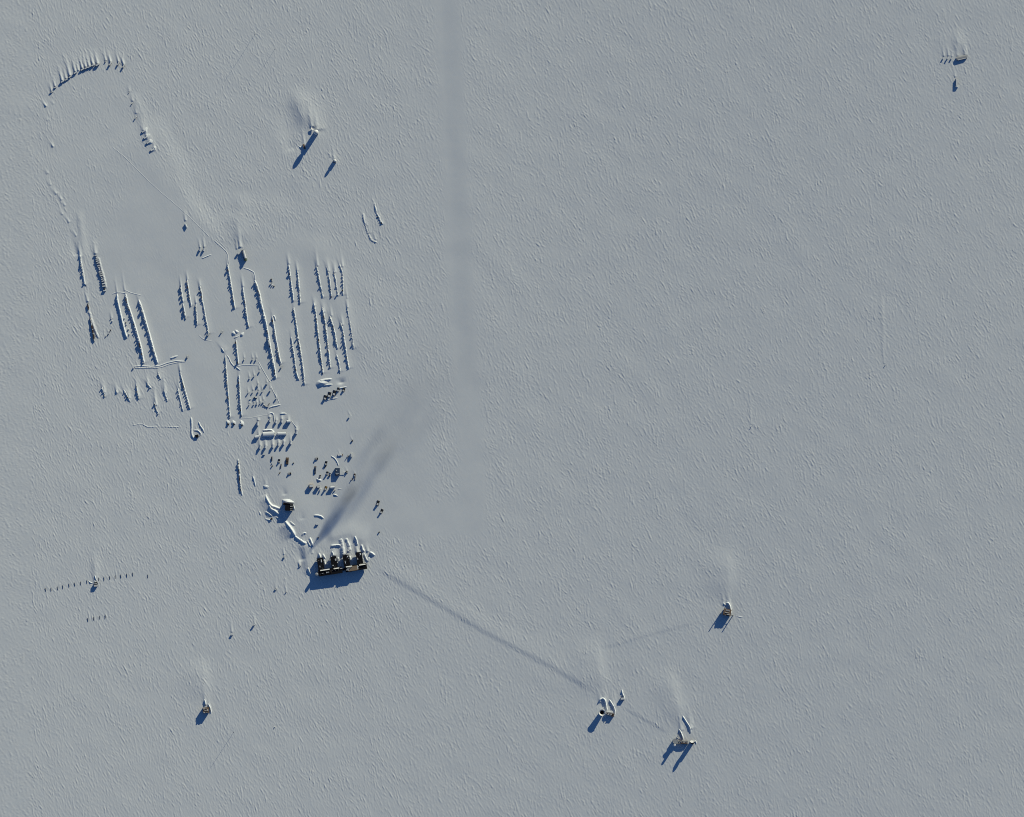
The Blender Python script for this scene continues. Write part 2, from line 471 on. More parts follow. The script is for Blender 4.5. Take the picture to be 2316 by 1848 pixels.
def snow_mat(name, c):
    m, nt, b = new_mat(name)
    tc = nt.nodes.new('ShaderNodeTexCoord')
    n = nt.nodes.new('ShaderNodeTexNoise')
    n.inputs['Scale'].default_value = 0.09
    n.inputs['Detail'].default_value = 6
    nt.links.new(tc.outputs['Object'], n.inputs['Vector'])
    r = nt.nodes.new('ShaderNodeValToRGB')
    r.color_ramp.elements[0].position = 0.25
    r.color_ramp.elements[1].position = 0.75
    r.color_ramp.elements[0].color = (c[0] * 0.97, c[1] * 0.98, c[2] * 0.995, 1)
    r.color_ramp.elements[1].color = (min(1, c[0] * 1.03), min(1, c[1] * 1.02), min(1, c[2] * 1.005), 1)
    nt.links.new(n.outputs['Fac'], r.inputs['Fac'])
    nt.links.new(r.outputs['Color'], b.inputs['Base Color'])
    b.inputs['Roughness'].default_value = 1.0
    b.inputs['Specular IOR Level'].default_value = 0.0
    return m


SNOW = snow_mat('wind_packed_snow', C_SNOW)
M_GREY = mat('weathered_dark_cladding', (0.024, 0.026, 0.03), 0.75)
M_ROOF = mat('dark_roof_membrane', (0.014, 0.014, 0.017), 0.9, spec=0.1)
M_TAN = mat('tan_roof_deck', (0.34, 0.25, 0.17), 0.8)
M_WHITE = mat('white_painted_metal', (0.8, 0.8, 0.78), 0.5, var=0.06)
M_PALE = mat('pale_grey_metal', (0.42, 0.43, 0.44), 0.5, var=0.12)
M_WOOD = mat('raw_timber', (0.23, 0.16, 0.11), 0.85, scale=3)
M_BROWN = mat('dark_brown_timber', (0.10, 0.07, 0.055), 0.85, scale=3)
M_BLACK = mat('black_rubber', (0.02, 0.02, 0.022), 0.8)
M_STEEL = mat('dull_steel', (0.22, 0.22, 0.23), 0.5, 0.3)
M_BLUE = mat('faded_blue_paint', (0.06, 0.10, 0.17), 0.6)
M_OCHRE = mat('worn_yellow_paint', (0.35, 0.22, 0.06), 0.6)
M_GREEN = mat('dull_green_paint', (0.09, 0.13, 0.09), 0.65)
M_RED = mat('faded_red_paint', (0.30, 0.09, 0.06), 0.65)
M_GLASS = mat('dark_window_glass', (0.015, 0.02, 0.025), 0.15, spec=0.5)


# ------------------------------------------------------------------ ground objects
def grid_object(name, cellmask, label=None, kind='structure'):
    jj, ii = np.nonzero(cellmask)
    a = jj * NX + ii
    quads = np.stack([a, a + 1, a + NX + 1, a + NX], 1)
    used, inv = np.unique(quads.ravel(), return_inverse=True)
    co = np.stack([XX.ravel()[used], YY.ravel()[used], H.ravel()[used]], 1).astype(np.float32)
    me = bpy.data.meshes.new(name)
    nf = len(quads)
    me.vertices.add(len(used))
    me.loops.add(nf * 4)
    me.polygons.add(nf)
    me.vertices.foreach_set('co', co.ravel())
    me.loops.foreach_set('vertex_index', inv.astype(np.int32))
    me.polygons.foreach_set('loop_start', np.arange(0, nf * 4, 4, dtype=np.int32))
    me.polygons.foreach_set('loop_total', np.full(nf, 4, dtype=np.int32))
    me.update(calc_edges=True)
    me.shade_smooth()
    me.materials.append(SNOW)
    o = bpy.data.objects.new(name, me)
    COL.objects.link(o)
    o['kind'] = kind
    if label:
        o['label'] = label
    return o


mx = 0.5 * (GX[:-1] + GX[1:])
my = 0.5 * (GY[:-1] + GY[1:])
MX, MY = np.meshgrid(mx, my)
m_ski = inside(SKIWAY, MX, MY)
m_road = np.zeros_like(m_ski)
for rd, hw in ((ROAD_A, 7.0), (ROAD_B, 4.5), (ROAD_C, 4.0)):
    sd, rn, LL = seg_field(rd, MX, MY)
    m_road |= (np.abs(sd + 2.0) < hw)
m_road &= ~m_ski
grid_object('snow_ground', ~(m_ski | m_road))
grid_object('skiway', m_ski)
grid_object('snow_road', m_road)

# ------------------------------------------------------------------ mesh helpers
class MB:
    """collects shapes, links them as one mesh object"""

    def __init__(self):
        self.v, self.f, self.m, self.mats = [], [], [], []

    def mi(self, m):
        if m not in self.mats:
            self.mats.append(m)
        return self.mats.index(m)

    def add(self, vs, fs, m):
        o = len(self.v)
        k = self.mi(m)
        self.v.extend(vs)
        for f in fs:
            self.f.append(tuple(o + i for i in f))
            self.m.append(k)
        return self

    def box(self, c, s, m, rz=0.0, top=None, taper=1.0, topm=None):
        x, y, z = c
        a, b, h = s[0] / 2, s[1] / 2, s[2]
        ca, sa = math.cos(rz), math.sin(rz)
        vs = []
        for zz, t in ((z, 1.0), (z + h, taper)):
            for dx, dy in ((-a, -b), (a, -b), (a, b), (-a, b)):
                vs.append((x + ca * dx * t - sa * dy * t, y + sa * dx * t + ca * dy * t, zz))
        self.add(vs, [(3, 2, 1, 0), (0, 1, 5, 4), (1, 2, 6, 5), (2, 3, 7, 6), (3, 0, 4, 7)], m)
        n = len(self.v) - 8
        self.f.append((n + 4, n + 5, n + 6, n + 7))
        self.m.append(self.mi(topm or m))
        return self

    def lathe(self, c, prof, m, n=20):
        """prof: list of (radius, z) from bottom to top"""
        x, y, z = c
        vs, fs = [], []
        for r, h in prof:
            for k in range(n):
                t = 2 * math.pi * k / n
                vs.append((x + r * math.cos(t), y + r * math.sin(t), z + h))
        for q in range(len(prof) - 1):
            for k in range(n):
                k2 = (k + 1) % n
                fs.append((q * n + k, q * n + k2, (q + 1) * n + k2, (q + 1) * n + k))
        fs.append(tuple(range(n - 1, -1, -1)))
        fs.append(tuple((len(prof) - 1) * n + k for k in range(n)))
        return self.add(vs, fs, m)

    def rod(self, p, q, r, m, n=8, r2=None):
        p, q = Vector(p), Vector(q)
        d = (q - p).normalized()
        a = d.orthogonal().normalized()
        b = d.cross(a)
        r2 = r if r2 is None else r2
        vs = []
        for e, rr in ((p, r), (q, r2)):
            for k in range(n):
                t = 2 * math.pi * k / n
                vs.append(tuple(e + a * rr * math.cos(t) + b * rr * math.sin(t)))
        fs = [(k, (k + 1) % n, n + (k + 1) % n, n + k) for k in range(n)]
        fs += [tuple(range(n - 1, -1, -1)), tuple(n + k for k in range(n))]
        return self.add(vs, fs, m)

    def vault(self, c, s, m, rise, rz=0.0, n=10, over=0.3):
        """arched roof of length s[0], span s[1], on top of height c.z"""
        x, y, z = c
        ca, sa = math.cos(rz), math.sin(rz)
        L, W = s[0] / 2 + over, s[1] / 2 + over
        vs = []
        for ex in (-L, L):
            for k in range(n + 1):
                t = math.pi * k / n
                dy, dz = -W * math.cos(t), rise * math.sin(t)
                vs.append((x + ca * ex - sa * dy, y + sa * ex + ca * dy, z + dz))
        N = n + 1
        fs = [(k, N + k, N + k + 1, k + 1) for k in range(n)]
        fs += [tuple(range(N)), tuple(range(2 * N - 1, N - 1, -1)), (0, n, N + n, N)]
        return self.add(vs, fs, m)

    def sheet(self, grid, m):
        """grid: rows of points"""
        n = len(grid[0])
        vs = [p for row in grid for p in row]
        fs = []
        for r in range(len(grid) - 1):
            for k in range(n - 1):
                fs.append((r * n + k, r * n + k + 1, (r + 1) * n + k + 1, (r + 1) * n + k))
        return self.add(vs, fs, m)

    def build(self, name, parent=None, smooth=False, label=None):
        me = bpy.data.meshes.new(name)
        me.from_pydata(self.v, [], self.f)
        for m in self.mats:
            me.materials.append(m)
        me.polygons.foreach_set('material_index', self.m)
        me.update()
        if smooth:
            me.shade_smooth()
        o = bpy.data.objects.new(name, me)
        COL.objects.link(o)
        if parent:
            o.parent = parent
        if label:
            o['label'] = label
        return o


def tag(o, label, cat, group=None):
    o['label'] = label
    o['category'] = cat
    if group:
        o['group'] = group
    return o


def thing(name, label, cat, xy, rz=0.0, group=None, sink=0.15):
    o = bpy.data.objects.new(name, None)
    o.empty_display_size = 1.0
    o.location = (xy[0], xy[1], ground_z(*xy) - sink)
    o.rotation_euler = (0, 0, rz)
    COL.objects.link(o)
    return tag(o, label, cat, group)


def copy_tree(o, parent=None):
    c = o.copy()
    COL.objects.link(c)
    if parent:
        c.parent = parent
    for ch in list(o.children):
        copy_tree(ch, c)
    return c


# ------------------------------------------------------------------ snow forms that stand by themselves
def resample(poly, st):
    out = [poly[0]]
    for (x0, y0), (x1, y1) in zip(poly[:-1], poly[1:]):
        n = max(1, int(math.hypot(x1 - x0, y1 - y0) / st))
        for k in range(1, n + 1):
            out.append((x0 + (x1 - x0) * k / n, y0 + (y1 - y0) * k / n))
    # soften the corners
    for _ in range(3):
        out = [out[0]] + [((a[0] + 2 * b[0] + c[0]) / 4, (a[1] + 2 * b[1] + c[1]) / 4)
                          for a, b, c in zip(out[:-2], out[1:-1], out[2:])] + [out[-1]]
    return out


CREST = {}


def berm(name, poly, wl, wr, h, label, cat='snow berm', group=None, rough=0.25, seed=0, end=6.0, lump=0.0):
    """wl/wr: flank widths left and right of travel"""
    r = random.Random(seed * 77 + int(abs(poly[0][0]) * 10))
    P = resample(poly, 1.4)
    n = len(P)
    noise = [0.0] * (n + 20)
    for f, a in ((0.18, 0.35), (0.5, 0.3), (1.3, 0.35)):
        ph = r.random() * 9
        q = 0.0
        for k in range(len(noise)):
            q += f * r.uniform(0.5, 1.5)
            noise[k] += a * math.sin(q + ph)
    prof = []
    for t in (-1.25, -1.0, -0.75, -0.5, -0.28, -0.12):
        prof.append((t, None))
    cs = [(-1.15, -0.25), (-0.95, 0.06), (-0.7, 0.32), (-0.45, 0.68), (-0.2, 0.95), (0.0, 1.0), (0.2, 0.96),
          (0.45, 0.72), (0.7, 0.38), (0.95, 0.10), (1.15, -0.25)]
    rows, crest = [], []
    L = 0.0
    tot = sum(math.dist(a, b) for a, b in zip(P[:-1], P[1:]))
    for k in range(n):
        a, b = P[max(0, k - 1)], P[min(n - 1, k + 1)]
        d = math.dist(a, b) or 1
        tx, ty = (b[0] - a[0]) / d, (b[1] - a[1]) / d
        if k:
            L += math.dist(P[k - 1], P[k])
        e = min(1.0, (L + 0.6) / end, (tot - L + 0.6) / end)
        e = e * e * (3 - 2 * e) if e < 1 else 1.0
        hh = h * e * (1 + rough * noise[k])
        row = []
        for t, z in cs:
            o = (-t) * (wl if t < 0 else wr) * (0.75 + 0.25 * e) * (1 + 0.5 * rough * noise[(k + 9) % len(noise)])
            x, y = P[k][0] - ty * o, P[k][1] + tx * o
            g = ground_z(x, y)
            lum = lump * (r.random() - 0.45) * e if -0.3 < t < 0.8 else 0.0
            jit = lum + r.uniform(-0.5, 0.5) * min(rough * 2.2, 1.0) * min(h, 1.6) * e * (1 if abs(t) < 0.9 else 0)
            row.append((x, y, g + (hh * z if z > 0 else 0.45 * z) + jit * 0.6))
        rows.append(row)
        crest.append((P[k][0], P[k][1], row[5][2], math.atan2(ty, tx)))
    mb = MB()
    mb.sheet(rows, SNOW)
    o = mb.build(name, smooth=True)
    # make the outside face up
    me = o.data
    if me.polygons[0].normal.z < 0:
        me.flip_normals()
    tag(o, label, cat, group)
    CREST[o.name] = crest
    return o, crest


def mound(name, xy, rx, ry, h, rz, label, cat='snow mound', group=None, seed=1, sharp=1.4):
    r = random.Random(seed)
    rings, seg = 9, 28
    ph = [r.random() * 6.28 for _ in range(4)]
    rows = []
    ca, sa = math.cos(rz), math.sin(rz)
    for q in range(rings + 1):
        t = q / rings
        row = []
        for k in range(seg + 1):
            a = 2 * math.pi * (k % seg) / seg
            w = 1 + 0.12 * math.sin(2 * a + ph[0]) + 0.08 * math.sin(3 * a + ph[1]) + 0.05 * math.sin(5 * a + ph[2])
            dx, dy = rx * t * w * math.cos(a), ry * t * w * math.sin(a)
            x, y = xy[0] + ca * dx - sa * dy, xy[1] + sa * dx + ca * dy
            z = h * (1 - t ** sharp) * (1 + 0.18 * math.sin(4 * a + ph[3]) * t) - (0.25 if q == rings else 0)
            row.append((x, y, ground_z(x, y) + z))
        rows.append(row)
    mb = MB()
    mb.sheet(rows, SNOW)
    o = mb.build(name, smooth=True)
    if o.data.polygons[len(o.data.polygons) // 2].normal.z < 0:
        o.data.flip_normals()
    return tag(o, label, cat, group)


# ------------------------------------------------------------------ cargo
def crate_mesh(name, L, W, h, m, snow=True, seed=0):
    r = random.Random(seed)
    b = MB()
    for k in (-1, 0, 1):
        b.box((0, k * W * 0.36, 0), (L, 0.14, 0.16), M_BROWN)
    b.box((0, 0, 0.16), (L * 0.97, W * 0.97, h - 0.2), m)
    for ex in (-1, 1):
        b.box((ex * L * 0.36, 0, 0.18), (0.16, W * 1.0, h - 0.16), M_BROWN)
    if snow:
        n = 6
        rows = []
        for i in range(n + 1):
            row = []
            for j in range(n + 1):
                u, v = i / n * 2 - 1, j / n * 2 - 1
                e = (1 - abs(u) ** 4) * (1 - abs(v) ** 4)
                row.append((u * L * 0.5, v * W * 0.5, h + 0.03 + e * 0.45 * r.uniform(0.6, 1.1)))
            rows.append(row)
        b.sheet(rows, SNOW)
    o = b.build(name)
    me = o.data
    bpy.data.objects.remove(o)
    return me


def lumber_mesh(name, L, W, h, m, seed=0, snow=True):
    r = random.Random(seed)
    b = MB()
    for ex in (-0.35, 0.0, 0.35):
        b.box((L * ex, 0, 0), (0.2, W, 0.15), M_BROWN)
    nl = max(2, int(h / 0.4))
    for q in range(nl):
        for k in range(4):
            y = (k - 1.5) * W / 4
            b.box((r.uniform(-0.15, 0.15), y, 0.15 + q * (h - 0.15) / nl), (L * r.uniform(0.9, 1.0), W / 4 * 0.9, (h - 0.15) / nl * 0.92), m)
    if snow:
        b.box((L * 0.1, W * 0.12, h - 0.02), (L * 0.7, W * 0.6, 0.3), SNOW, taper=0.8)
    o = b.build(name)
    me = o.data
    bpy.data.objects.remove(o)
    return me


def drums_mesh(name, seed=0):
    b = MB()
    b.box((0, 0, 0), (2.6, 2.6, 0.15), M_WOOD)
    for i in range(4):
        for j in range(4):
            b.lathe((-0.97 + i * 0.65, -0.97 + j * 0.65, 0.15), [(0.29, 0), (0.3, 0.3), (0.29, 0.6), (0.29, 0.88)], M_STEEL if (i + j) % 3 else M_BLUE, 8)
    b.box((0, 0.2, 1.04), (2.2, 1.6, 0.25), SNOW, taper=0.75)
    o = b.build(name)
    me = o.data
    bpy.data.objects.remove(o)
    return me


def container_mesh(name, m, L=6.1, W=2.44, h=2.6):
    b = MB()
    b.box((0, 0, 0.15), (L, W, h - 0.15), m)
    n = int(L / 0.5)
    for k in range(n):
        x = -L / 2 + (k + 0.5) * L / n
        b.box((x, 0, 0.3), (0.22, W + 0.08, h - 0.5), m)
    for ex in (-1, 1):
        for ey in (-1, 1):
            b.box((ex * (L / 2 - 0.08), ey * (W / 2 - 0.06), 0.0), (0.22, 0.2, h + 0.02), M_GREY)
    b.box((0.2, 0.1, h), (L * 0.92, W * 0.86, 0.28), SNOW, taper=0.9)
    o = b.build(name)
    me = o.data
    bpy.data.objects.remove(o)
    return me


KIND = {
    'crate': [crate_mesh('crate_a', 2.6, 2.2, 2.0, M_WOOD, True, 1), crate_mesh('crate_b', 2.2, 2.0, 1.7, M_BROWN, True, 2),
              crate_mesh('crate_c', 3.0, 2.2, 1.8, M_GREY, False, 3), crate_mesh('crate_d', 2.4, 2.4, 2.2, M_PALE, True, 4)],
    'lumber': [lumber_mesh('lumber_a', 4.6, 1.9, 1.4, M_WOOD, 1), lumber_mesh('lumber_b', 5.2, 2.2, 1.8, M_BROWN, 2, False),
               lumber_mesh('lumber_c', 3.8, 1.8, 1.2, M_GREY, 3)],
    'drums': [drums_mesh('drums_a')],
    'container': [container_mesh('container_a', M_GREY), container_mesh('container_b', M_BROWN), container_mesh('container_c', M_BLUE)],
}
NAME = {'crate': 'cargo_crate', 'lumber': 'lumber_stack', 'drums': 'drum_pallet', 'container': 'shipping_container'}
TEXT = {'crate': 'snow-dusted cargo crate', 'lumber': 'stack of lumber', 'drums': 'pallet of steel drums',
        'container': 'snow-topped shipping container'}
CATS = {'crate': 'crate', 'lumber': 'lumber', 'drums': 'drums', 'container': 'container'}
PLUR = {'crate': 'cargo crates', 'lumber': 'lumber stacks', 'drums': 'drum pallets', 'container': 'shipping containers'}


def place(kind, x, y, z, rz, label, group=None, sc=1.0, var=None, tilt=0.0):
    ms = KIND[kind]
    me = ms[random.randrange(len(ms)) if var is None else var]
    o = bpy.data.objects.new(NAME[kind], me)
    o.location = (x, y, z)
    o.rotation_euler = (tilt, random.uniform(-0.04, 0.04), rz)
    o.scale = (sc, sc, sc)
    COL.objects.link(o)
    return tag(o, label, CATS[kind], group)

# ------------------------------------------------------------------ berms and the cargo lines that stand on them
def cargo_line(crest, mix, spacing, phrase, side=0.4, skip=(), sc=(0.85, 1.15), along=0.0, sink=0.35, gap=0.12, zoff=None):
    """sets cargo along a crest line; mix is a list of kinds"""
    d = spacing * 0.5
    acc = 0.0
    n = 0
    for a, b in zip(crest[:-1], crest[1:]):
        st = math.dist(a[:2], b[:2])
        acc += st
        if acc < d:
            continue
        acc = 0.0
        d = spacing * random.uniform(0.75, 1.25)
        if random.random() < gap:
            continue
        k = random.choice(mix)
        th = b[3]
        x = b[0] - math.sin(th) * -side + random.uniform(-0.4, 0.4)
        y = b[1] + math.cos(th) * -side
        z = (b[2] if zoff is None else ground_z(x, y) + zoff) - sink
        rz = th + (math.pi / 2 if (k == 'container' and along < 0.5) else 0) + random.uniform(-0.15, 0.15)
        place(k, x, y, z, rz, TEXT[k] + ' ' + phrase, PLUR[k] + ' ' + phrase, random.uniform(*sc))
        n += 1
    return n


K_WL, K_WR, K_BH = 0.62, 1.3, 0.78


def line_crest(sh, xy, st=1.4):
    P = resample(pts(sh, *xy), st)
    out = []
    for k in range(len(P)):
        a, b = P[max(0, k - 1)], P[min(len(P) - 1, k + 1)]
        out.append((P[k][0], P[k][1], ground_z(*P[k]), math.atan2(b[1] - a[1], b[0] - a[0])))
    return out


def row(sh, xy, wl, wr, h, phrase, mix, spacing, blabel, rough=0.3, side=0.8, seed=0, sink=0.45, gap=0.26, sc=(0.65, 1.08),
        along=1.0):
    # travel runs down the page, so the flank on the right hand of travel faces west
    lump = 0.5 if rough < 0.1 else (0.9 + 1.2 * rough)
    o, crest = berm('snow_berm', pts(sh, *xy), wl * K_WL, wr * K_WR, h * K_BH, blabel, 'snow berm', 'snow berms of the cargo yard', rough + 0.15, seed, lump=lump)
    if mix:
        cargo_line(crest[2:-1], mix, spacing * 1.15, phrase, side + 0.5, sink=sink + 0.35, gap=gap, sc=sc, along=along)
    return o


CR, LU, DR, CN = 'crate', 'lumber', 'drums', 'container'
# west block
row('L1', ((182, 440), (190, 520), (212, 620), (240, 800), (262, 845)), 4.5, 2.2, 1.6, 'in the westmost cargo row of the yard',
    [CR, CR, CN], 5.0, 'snow berm under the westmost cargo row of the yard', side=0.6, seed=1)
cargo_line(line_crest('L1', ((382, 432), (410, 540), (445, 680), (480, 790), (498, 905))), [CN, CN, CR], 4.4,
           'in the ragged row just right of the westmost cargo row', 0, sc=(0.95, 1.3), along=0.0, sink=0.1, gap=0.0)
berm('snow_berm', pts('L1', (420, 470), (450, 600), (490, 740), (520, 880)), 4.0, 3.0, 1.1,
     'low snow berm behind the ragged container row at upper left', 'snow berm', 'snow berms of the cargo yard', 0.4, 2)
cargo_line(line_crest('L1', ((285, 1060), (288, 1130))), [LU], 4.0, 'in the short brown stack above the lumber row', 0, sc=(1.1, 1.4),
           sink=0.05, gap=0, zoff=0)
berm('snow_berm', pts('L1', (305, 1180), (335, 1300), (370, 1400), (425, 1530)), 4.0, 3.0, 1.3,
     'snow berm beside the brown lumber row at far left', 'snow berm', 'snow berms of the cargo yard', 0.35, 3)
cargo_line(line_crest('L1', ((320, 1270), (345, 1400), (370, 1550))), [LU], 2.6, 'in the brown lumber row at far left', 0.5, sc=(1.3, 1.7),
           sink=0.0, gap=0, zoff=0.2)
cargo_line(line_crest('L1', ((590, 1400), (540, 1480), (500, 1510))), [CR, DR], 4.2, 'in the loose dark pile right of the lumber row', 0,
           sink=0.3, gap=0, zoff=0.0)
cargo_line(line_crest('L1', ((575, 1250), (600, 1300))), [CR], 5.0, 'in the half buried pair above the loose dark pile', 0, sink=0.5,
           gap=0, zoff=0)
# three tall shadow walls
row('L2', ((205, 110), (208, 170), (225, 250), (255, 380), (290, 520), (310, 570)), 4.0, 1.5, 3.4,
    'on the left one of the three tall berms', [CR], 16, 'tall clean snow berm, left of the three with broad shadows', 0.08, 0.3, 4)
row('L2', ((292, 110), (312, 210), (350, 320), (400, 480), (450, 660), (482, 830)), 4.0, 2.2, 3.0,
    'on the middle one of the three tall berms', [LU, LU, CR], 5.0, 'tall long snow berm with a brown cargo crest, middle of the three', 0.12, 1.2, 5,
    sink=0.6)
row('L2', ((425, 170), (455, 250), (500, 400), (545, 560), (590, 720), (622, 830)), 4.0, 2.2, 3.0,
    'on the right one of the three tall berms', [CR, CN], 8.0, 'tall long snow berm with ragged shadow, right of the three', 0.22, 0.8, 6)
cargo_line(line_crest('L2', ((275, 350), (300, 420), (325, 480), (335, 545))), [CR], 5.0, 'scattered beside the left tall berm', 0, sink=0.3, zoff=0)
berm('snow_windrow', pts('L2', (150, 120), (190, 98), (250, 98), (300, 108)), 1.4, 1.4, 0.5,
     'thin curved windrow across the top of the three tall berms', 'windrow', None, 0.2, 7)
berm('snow_windrow', pts('L2', (290, 75), (340, 100), (410, 118), (460, 130)), 1.4, 1.3, 0.3,
     'faint windrow trailing right from the heads of the tall berms', 'windrow', None, 0.2, 8)
berm('snow_windrow', pts('L2', (362, 858), (450, 850), (560, 858), (640, 848), (720, 818), (800, 800), (890, 795)), 1.8, 2.0, 0.75,
     'upper of two bent windrows crossing below the tall berms', 'windrow', None, 0.12, 9)
berm('snow_windrow', pts('L2', (370, 872), (460, 872), (580, 872), (660, 862), (740, 832), (830, 812), (920, 802)), 1.6, 1.8, 0.55,
     'lower of two bent windrows crossing below the tall berms', 'windrow', None, 0.12, 10)
berm('snow_windrow', pts('L2', (745, 775), (780, 762), (830, 745)), 2.4, 2.4, 1.3,
     'short snow ridge above the bent windrows', 'windrow', None, 0.3, 11)
place(CN, *at('L2', 925, 757), ground_z(*at('L2', 925, 757)) - 0.1, 1.25, 'lone dark container at the right tip of the bent windrows', None, 1.1, 0)
place(CR, *at('L2', 373, 872), ground_z(*at('L2', 373, 872)), 0.4, 'lone crate at the left tip of the bent windrows', None, 1.2, 1)
# southern short rows
for n, (q, ph, sp) in enumerate((
        (((45, 1050), (60, 1100), (88, 1175)), 'in the first short row from the left below the windrows', 7.5),
        (((190, 1090), (212, 1145)), 'in the second short row from the left below the windrows', 6.5),
        (((270, 1090), (300, 1140), (345, 1225)), 'in the third short row from the left below the windrows', 5.2),
        (((400, 1030), (415, 1120), (435, 1200)), 'in the fourth short row from the left below the windrows', 5.2),
        (((505, 1020), (545, 1065), (560, 1085)), 'in the small group below the middle of the windrows', 5.0),
        (((585, 1220), (605, 1290), (632, 1345)), 'in the lowest of the short rows below the windrows', 4.2),
        (((625, 910), (640, 960), (660, 995)), 'in the dark pair just under the windrows', 4.6),
        (((680, 1080), (700, 1150), (728, 1215)), 'in the short row before the long lower berm', 4.4))):
    row('L2', q, 2.8, 2.0, 0.9, ph, [CR, LU, CR], sp, 'low drifted berm holding cargo ' + ph[3:], 0.45, 0.5, 12 + n)
row('L2', ((848, 900), (862, 960), (890, 1060), (920, 1170), (955, 1300)), 3.0, 2.2, 1.4,
    'on the long lower berm above the round pit', [CR, LU], 4.6, 'long lower snow berm leading down to the round pit', 0.35, 0.7, 22)
row('L2', ((825, 1070), (842, 1150), (862, 1240), (882, 1320)), 2.6, 1.8, 1.0,
    'on the thin berm left of the long lower berm', [CR], 6.5, 'thin snow berm left of the long lower berm', 0.35, 0.5, 23)
berm('snow_windrow', pts('L2', (355, 1460), (450, 1440), (520, 1475), (600, 1470), (690, 1470), (850, 1475)), 1.6, 1.6, 0.35,
     'faint broken windrow below the short rows', 'windrow', None, 0.6, 24)
berm('snow_windrow', pts('L2', (960, 1370), (968, 1450), (965, 1520), (975, 1570), (1000, 1600)), 3.2, 2.2, 1.5,
     'curved snow wall on the left of the round pit', 'windrow', None, 0.15, 25)
berm('snow_windrow', pts('L2', (985, 1510), (1030, 1508), (1065, 1540), (1050, 1575)), 1.8, 1.8, 1.1,
     'small snow rim round the top of the pit', 'windrow', None, 0.2, 26)
berm('snow_windrow', pts('L2', (1035, 1415), (1055, 1460), (1085, 1500), (1095, 1540)), 1.8, 1.8, 1.2,
     'ragged snow rim right of the round pit', 'windrow', None, 0.4, 27)
# middle block
row('C5', ((210, 740), (218, 830), (235, 930), (252, 1040)), 2.0, 1.2, 1.7, 'on the upper end of the thin straight berm', [CN], 7.4,
    'thin straight snow berm, leftmost of the middle block', 0.06, 0.5, 28, gap=0)
row('C5', ((245, 1050), (262, 1130), (280, 1220), (296, 1295)), 2.0, 1.2, 1.7, 'on the lower end of the thin straight berm', [CN], 7.4,
    'lower half of the thin straight berm line at left of the middle block', 0.06, 0.5, 29, gap=0)
row('C5', ((310, 650), (325, 750), (345, 880), (365, 1000), (382, 1105)), 2.2, 1.4, 1.9, 'on the short dark-sided berm', [LU], 5.0,
    'short dark-sided berm right of the thin straight berm', 0.08, 0.8, 30)
row('C5', ((455, 1050), (462, 1150), (470, 1250), (480, 1410)), 2.2, 1.8, 0.9, 'in the ragged short row of the middle block', [CR, CN], 3.6,
    'low berm under the ragged short row of the middle block', 0.3, 0.5, 31, gap=0.0)
row('C5', ((510, 750), (545, 860), (560, 1000), (590, 1150), (615, 1300), (645, 1430), (665, 1560)), 2.6, 1.8, 1.4,
    'on the curved berm ending in a dark box', [CR, LU], 5.4, 'long slightly curved berm ending in a dark box', 0.3, 0.8, 32)
place(CN, *at('C5', 655, 1550), ground_z(*at('C5', 655, 1550)), 1.2, 'dark container at the foot of the curved berm', None, 1.3, 0)
place(CN, *at('C5', 522, 845), ground_z(*at('C5', 522, 845)), 0.9, 'upright dark container beside the head of the curved berm', None, 1.1, 0)
berm('snow_windrow', pts('C5', (740, 20), (850, 120), (940, 200), (972, 260), (978, 340), (992, 430)), 1.3, 1.3, 0.4,
     'windrow bending down from the upper left into the straight berm', 'windrow', None, 0.15, 33)
berm('snow_windrow', pts('C5', (760, 0), (870, 90), (950, 175)), 1.0, 1.0, 0.2,
     'twin track ridge alongside the bending windrow', 'windrow', None, 0.15, 34)
row('C5', ((965, 400), (985, 520), (1010, 650), (1035, 800), (1060, 960), (1090, 1150)), 2.4, 1.8, 2.0,
    'on the straight berm under the bending windrow', [CR, LU], 5.2, 'straight snow berm under the bending windrow', 0.22, 0.8, 35)
row('C5', ((1212, 770), (1228, 880), (1250, 1020), (1270, 1180), (1290, 1320), (1315, 1455)), 2.4, 2.0, 1.8,
    'on the straight berm between two longer ones', [CR, LU], 4.6, 'straight snow berm between two longer berms', 0.25, 0.8, 36)
berm('snow_windrow', pts('C5', (1215, 470), (1300, 492), (1390, 540), (1408, 600), (1412, 680)), 1.3, 1.4, 0.55,
     'windrow running from the green-roofed drum shed to the longest berm', 'windrow', None, 0.12, 37)
row('C5', ((1408, 670), (1450, 780), (1490, 920), (1515, 1060), (1550, 1200), (1585, 1350), (1615, 1500), (1640, 1650), (1665, 1800),
           (1700, 1960), (1730, 2120), (1750, 2280)), 3.6, 2.4, 2.8, 'on the longest berm of the yard', [CR, CR, LU, CN], 4.8,
    'longest snow berm of the yard with a jagged shadow', 0.3, 1.0, 38)
row('C5', ((1690, 1250), (1705, 1330), (1730, 1480), (1755, 1640), (1785, 1800), (1815, 1960), (1840, 2040)), 2.6, 2.0, 2.2,
    'on the berm hugging the longest berm', [LU, LU, CR], 4.4, 'snow berm hugging the right side of the longest berm', 0.15, 0.9, 39)
berm('snow_windrow', pts('C5', (1690, 1260), (1715, 1240), (1738, 1280), (1745, 1340)), 1.4, 1.6, 1.2,
     'hooked snow lip at the head of the hugging berm', 'windrow', None, 0.15, 40)
cargo_line(line_crest('C5', ((1670, 640), (1690, 700), (1660, 730), (1720, 770))), [CR, DR], 3.4, 'in the small heap east of the longest berm head', 0,
           sink=0.2, gap=0, zoff=0)
berm('snow_windrow', pts('C5', (500, 1560), (560, 1620), (640, 1650), (710, 1655)), 1.4, 1.2, 0.3,
     'faint curved windrow under the dark box of the curved berm', 'windrow', None, 0.2, 41)
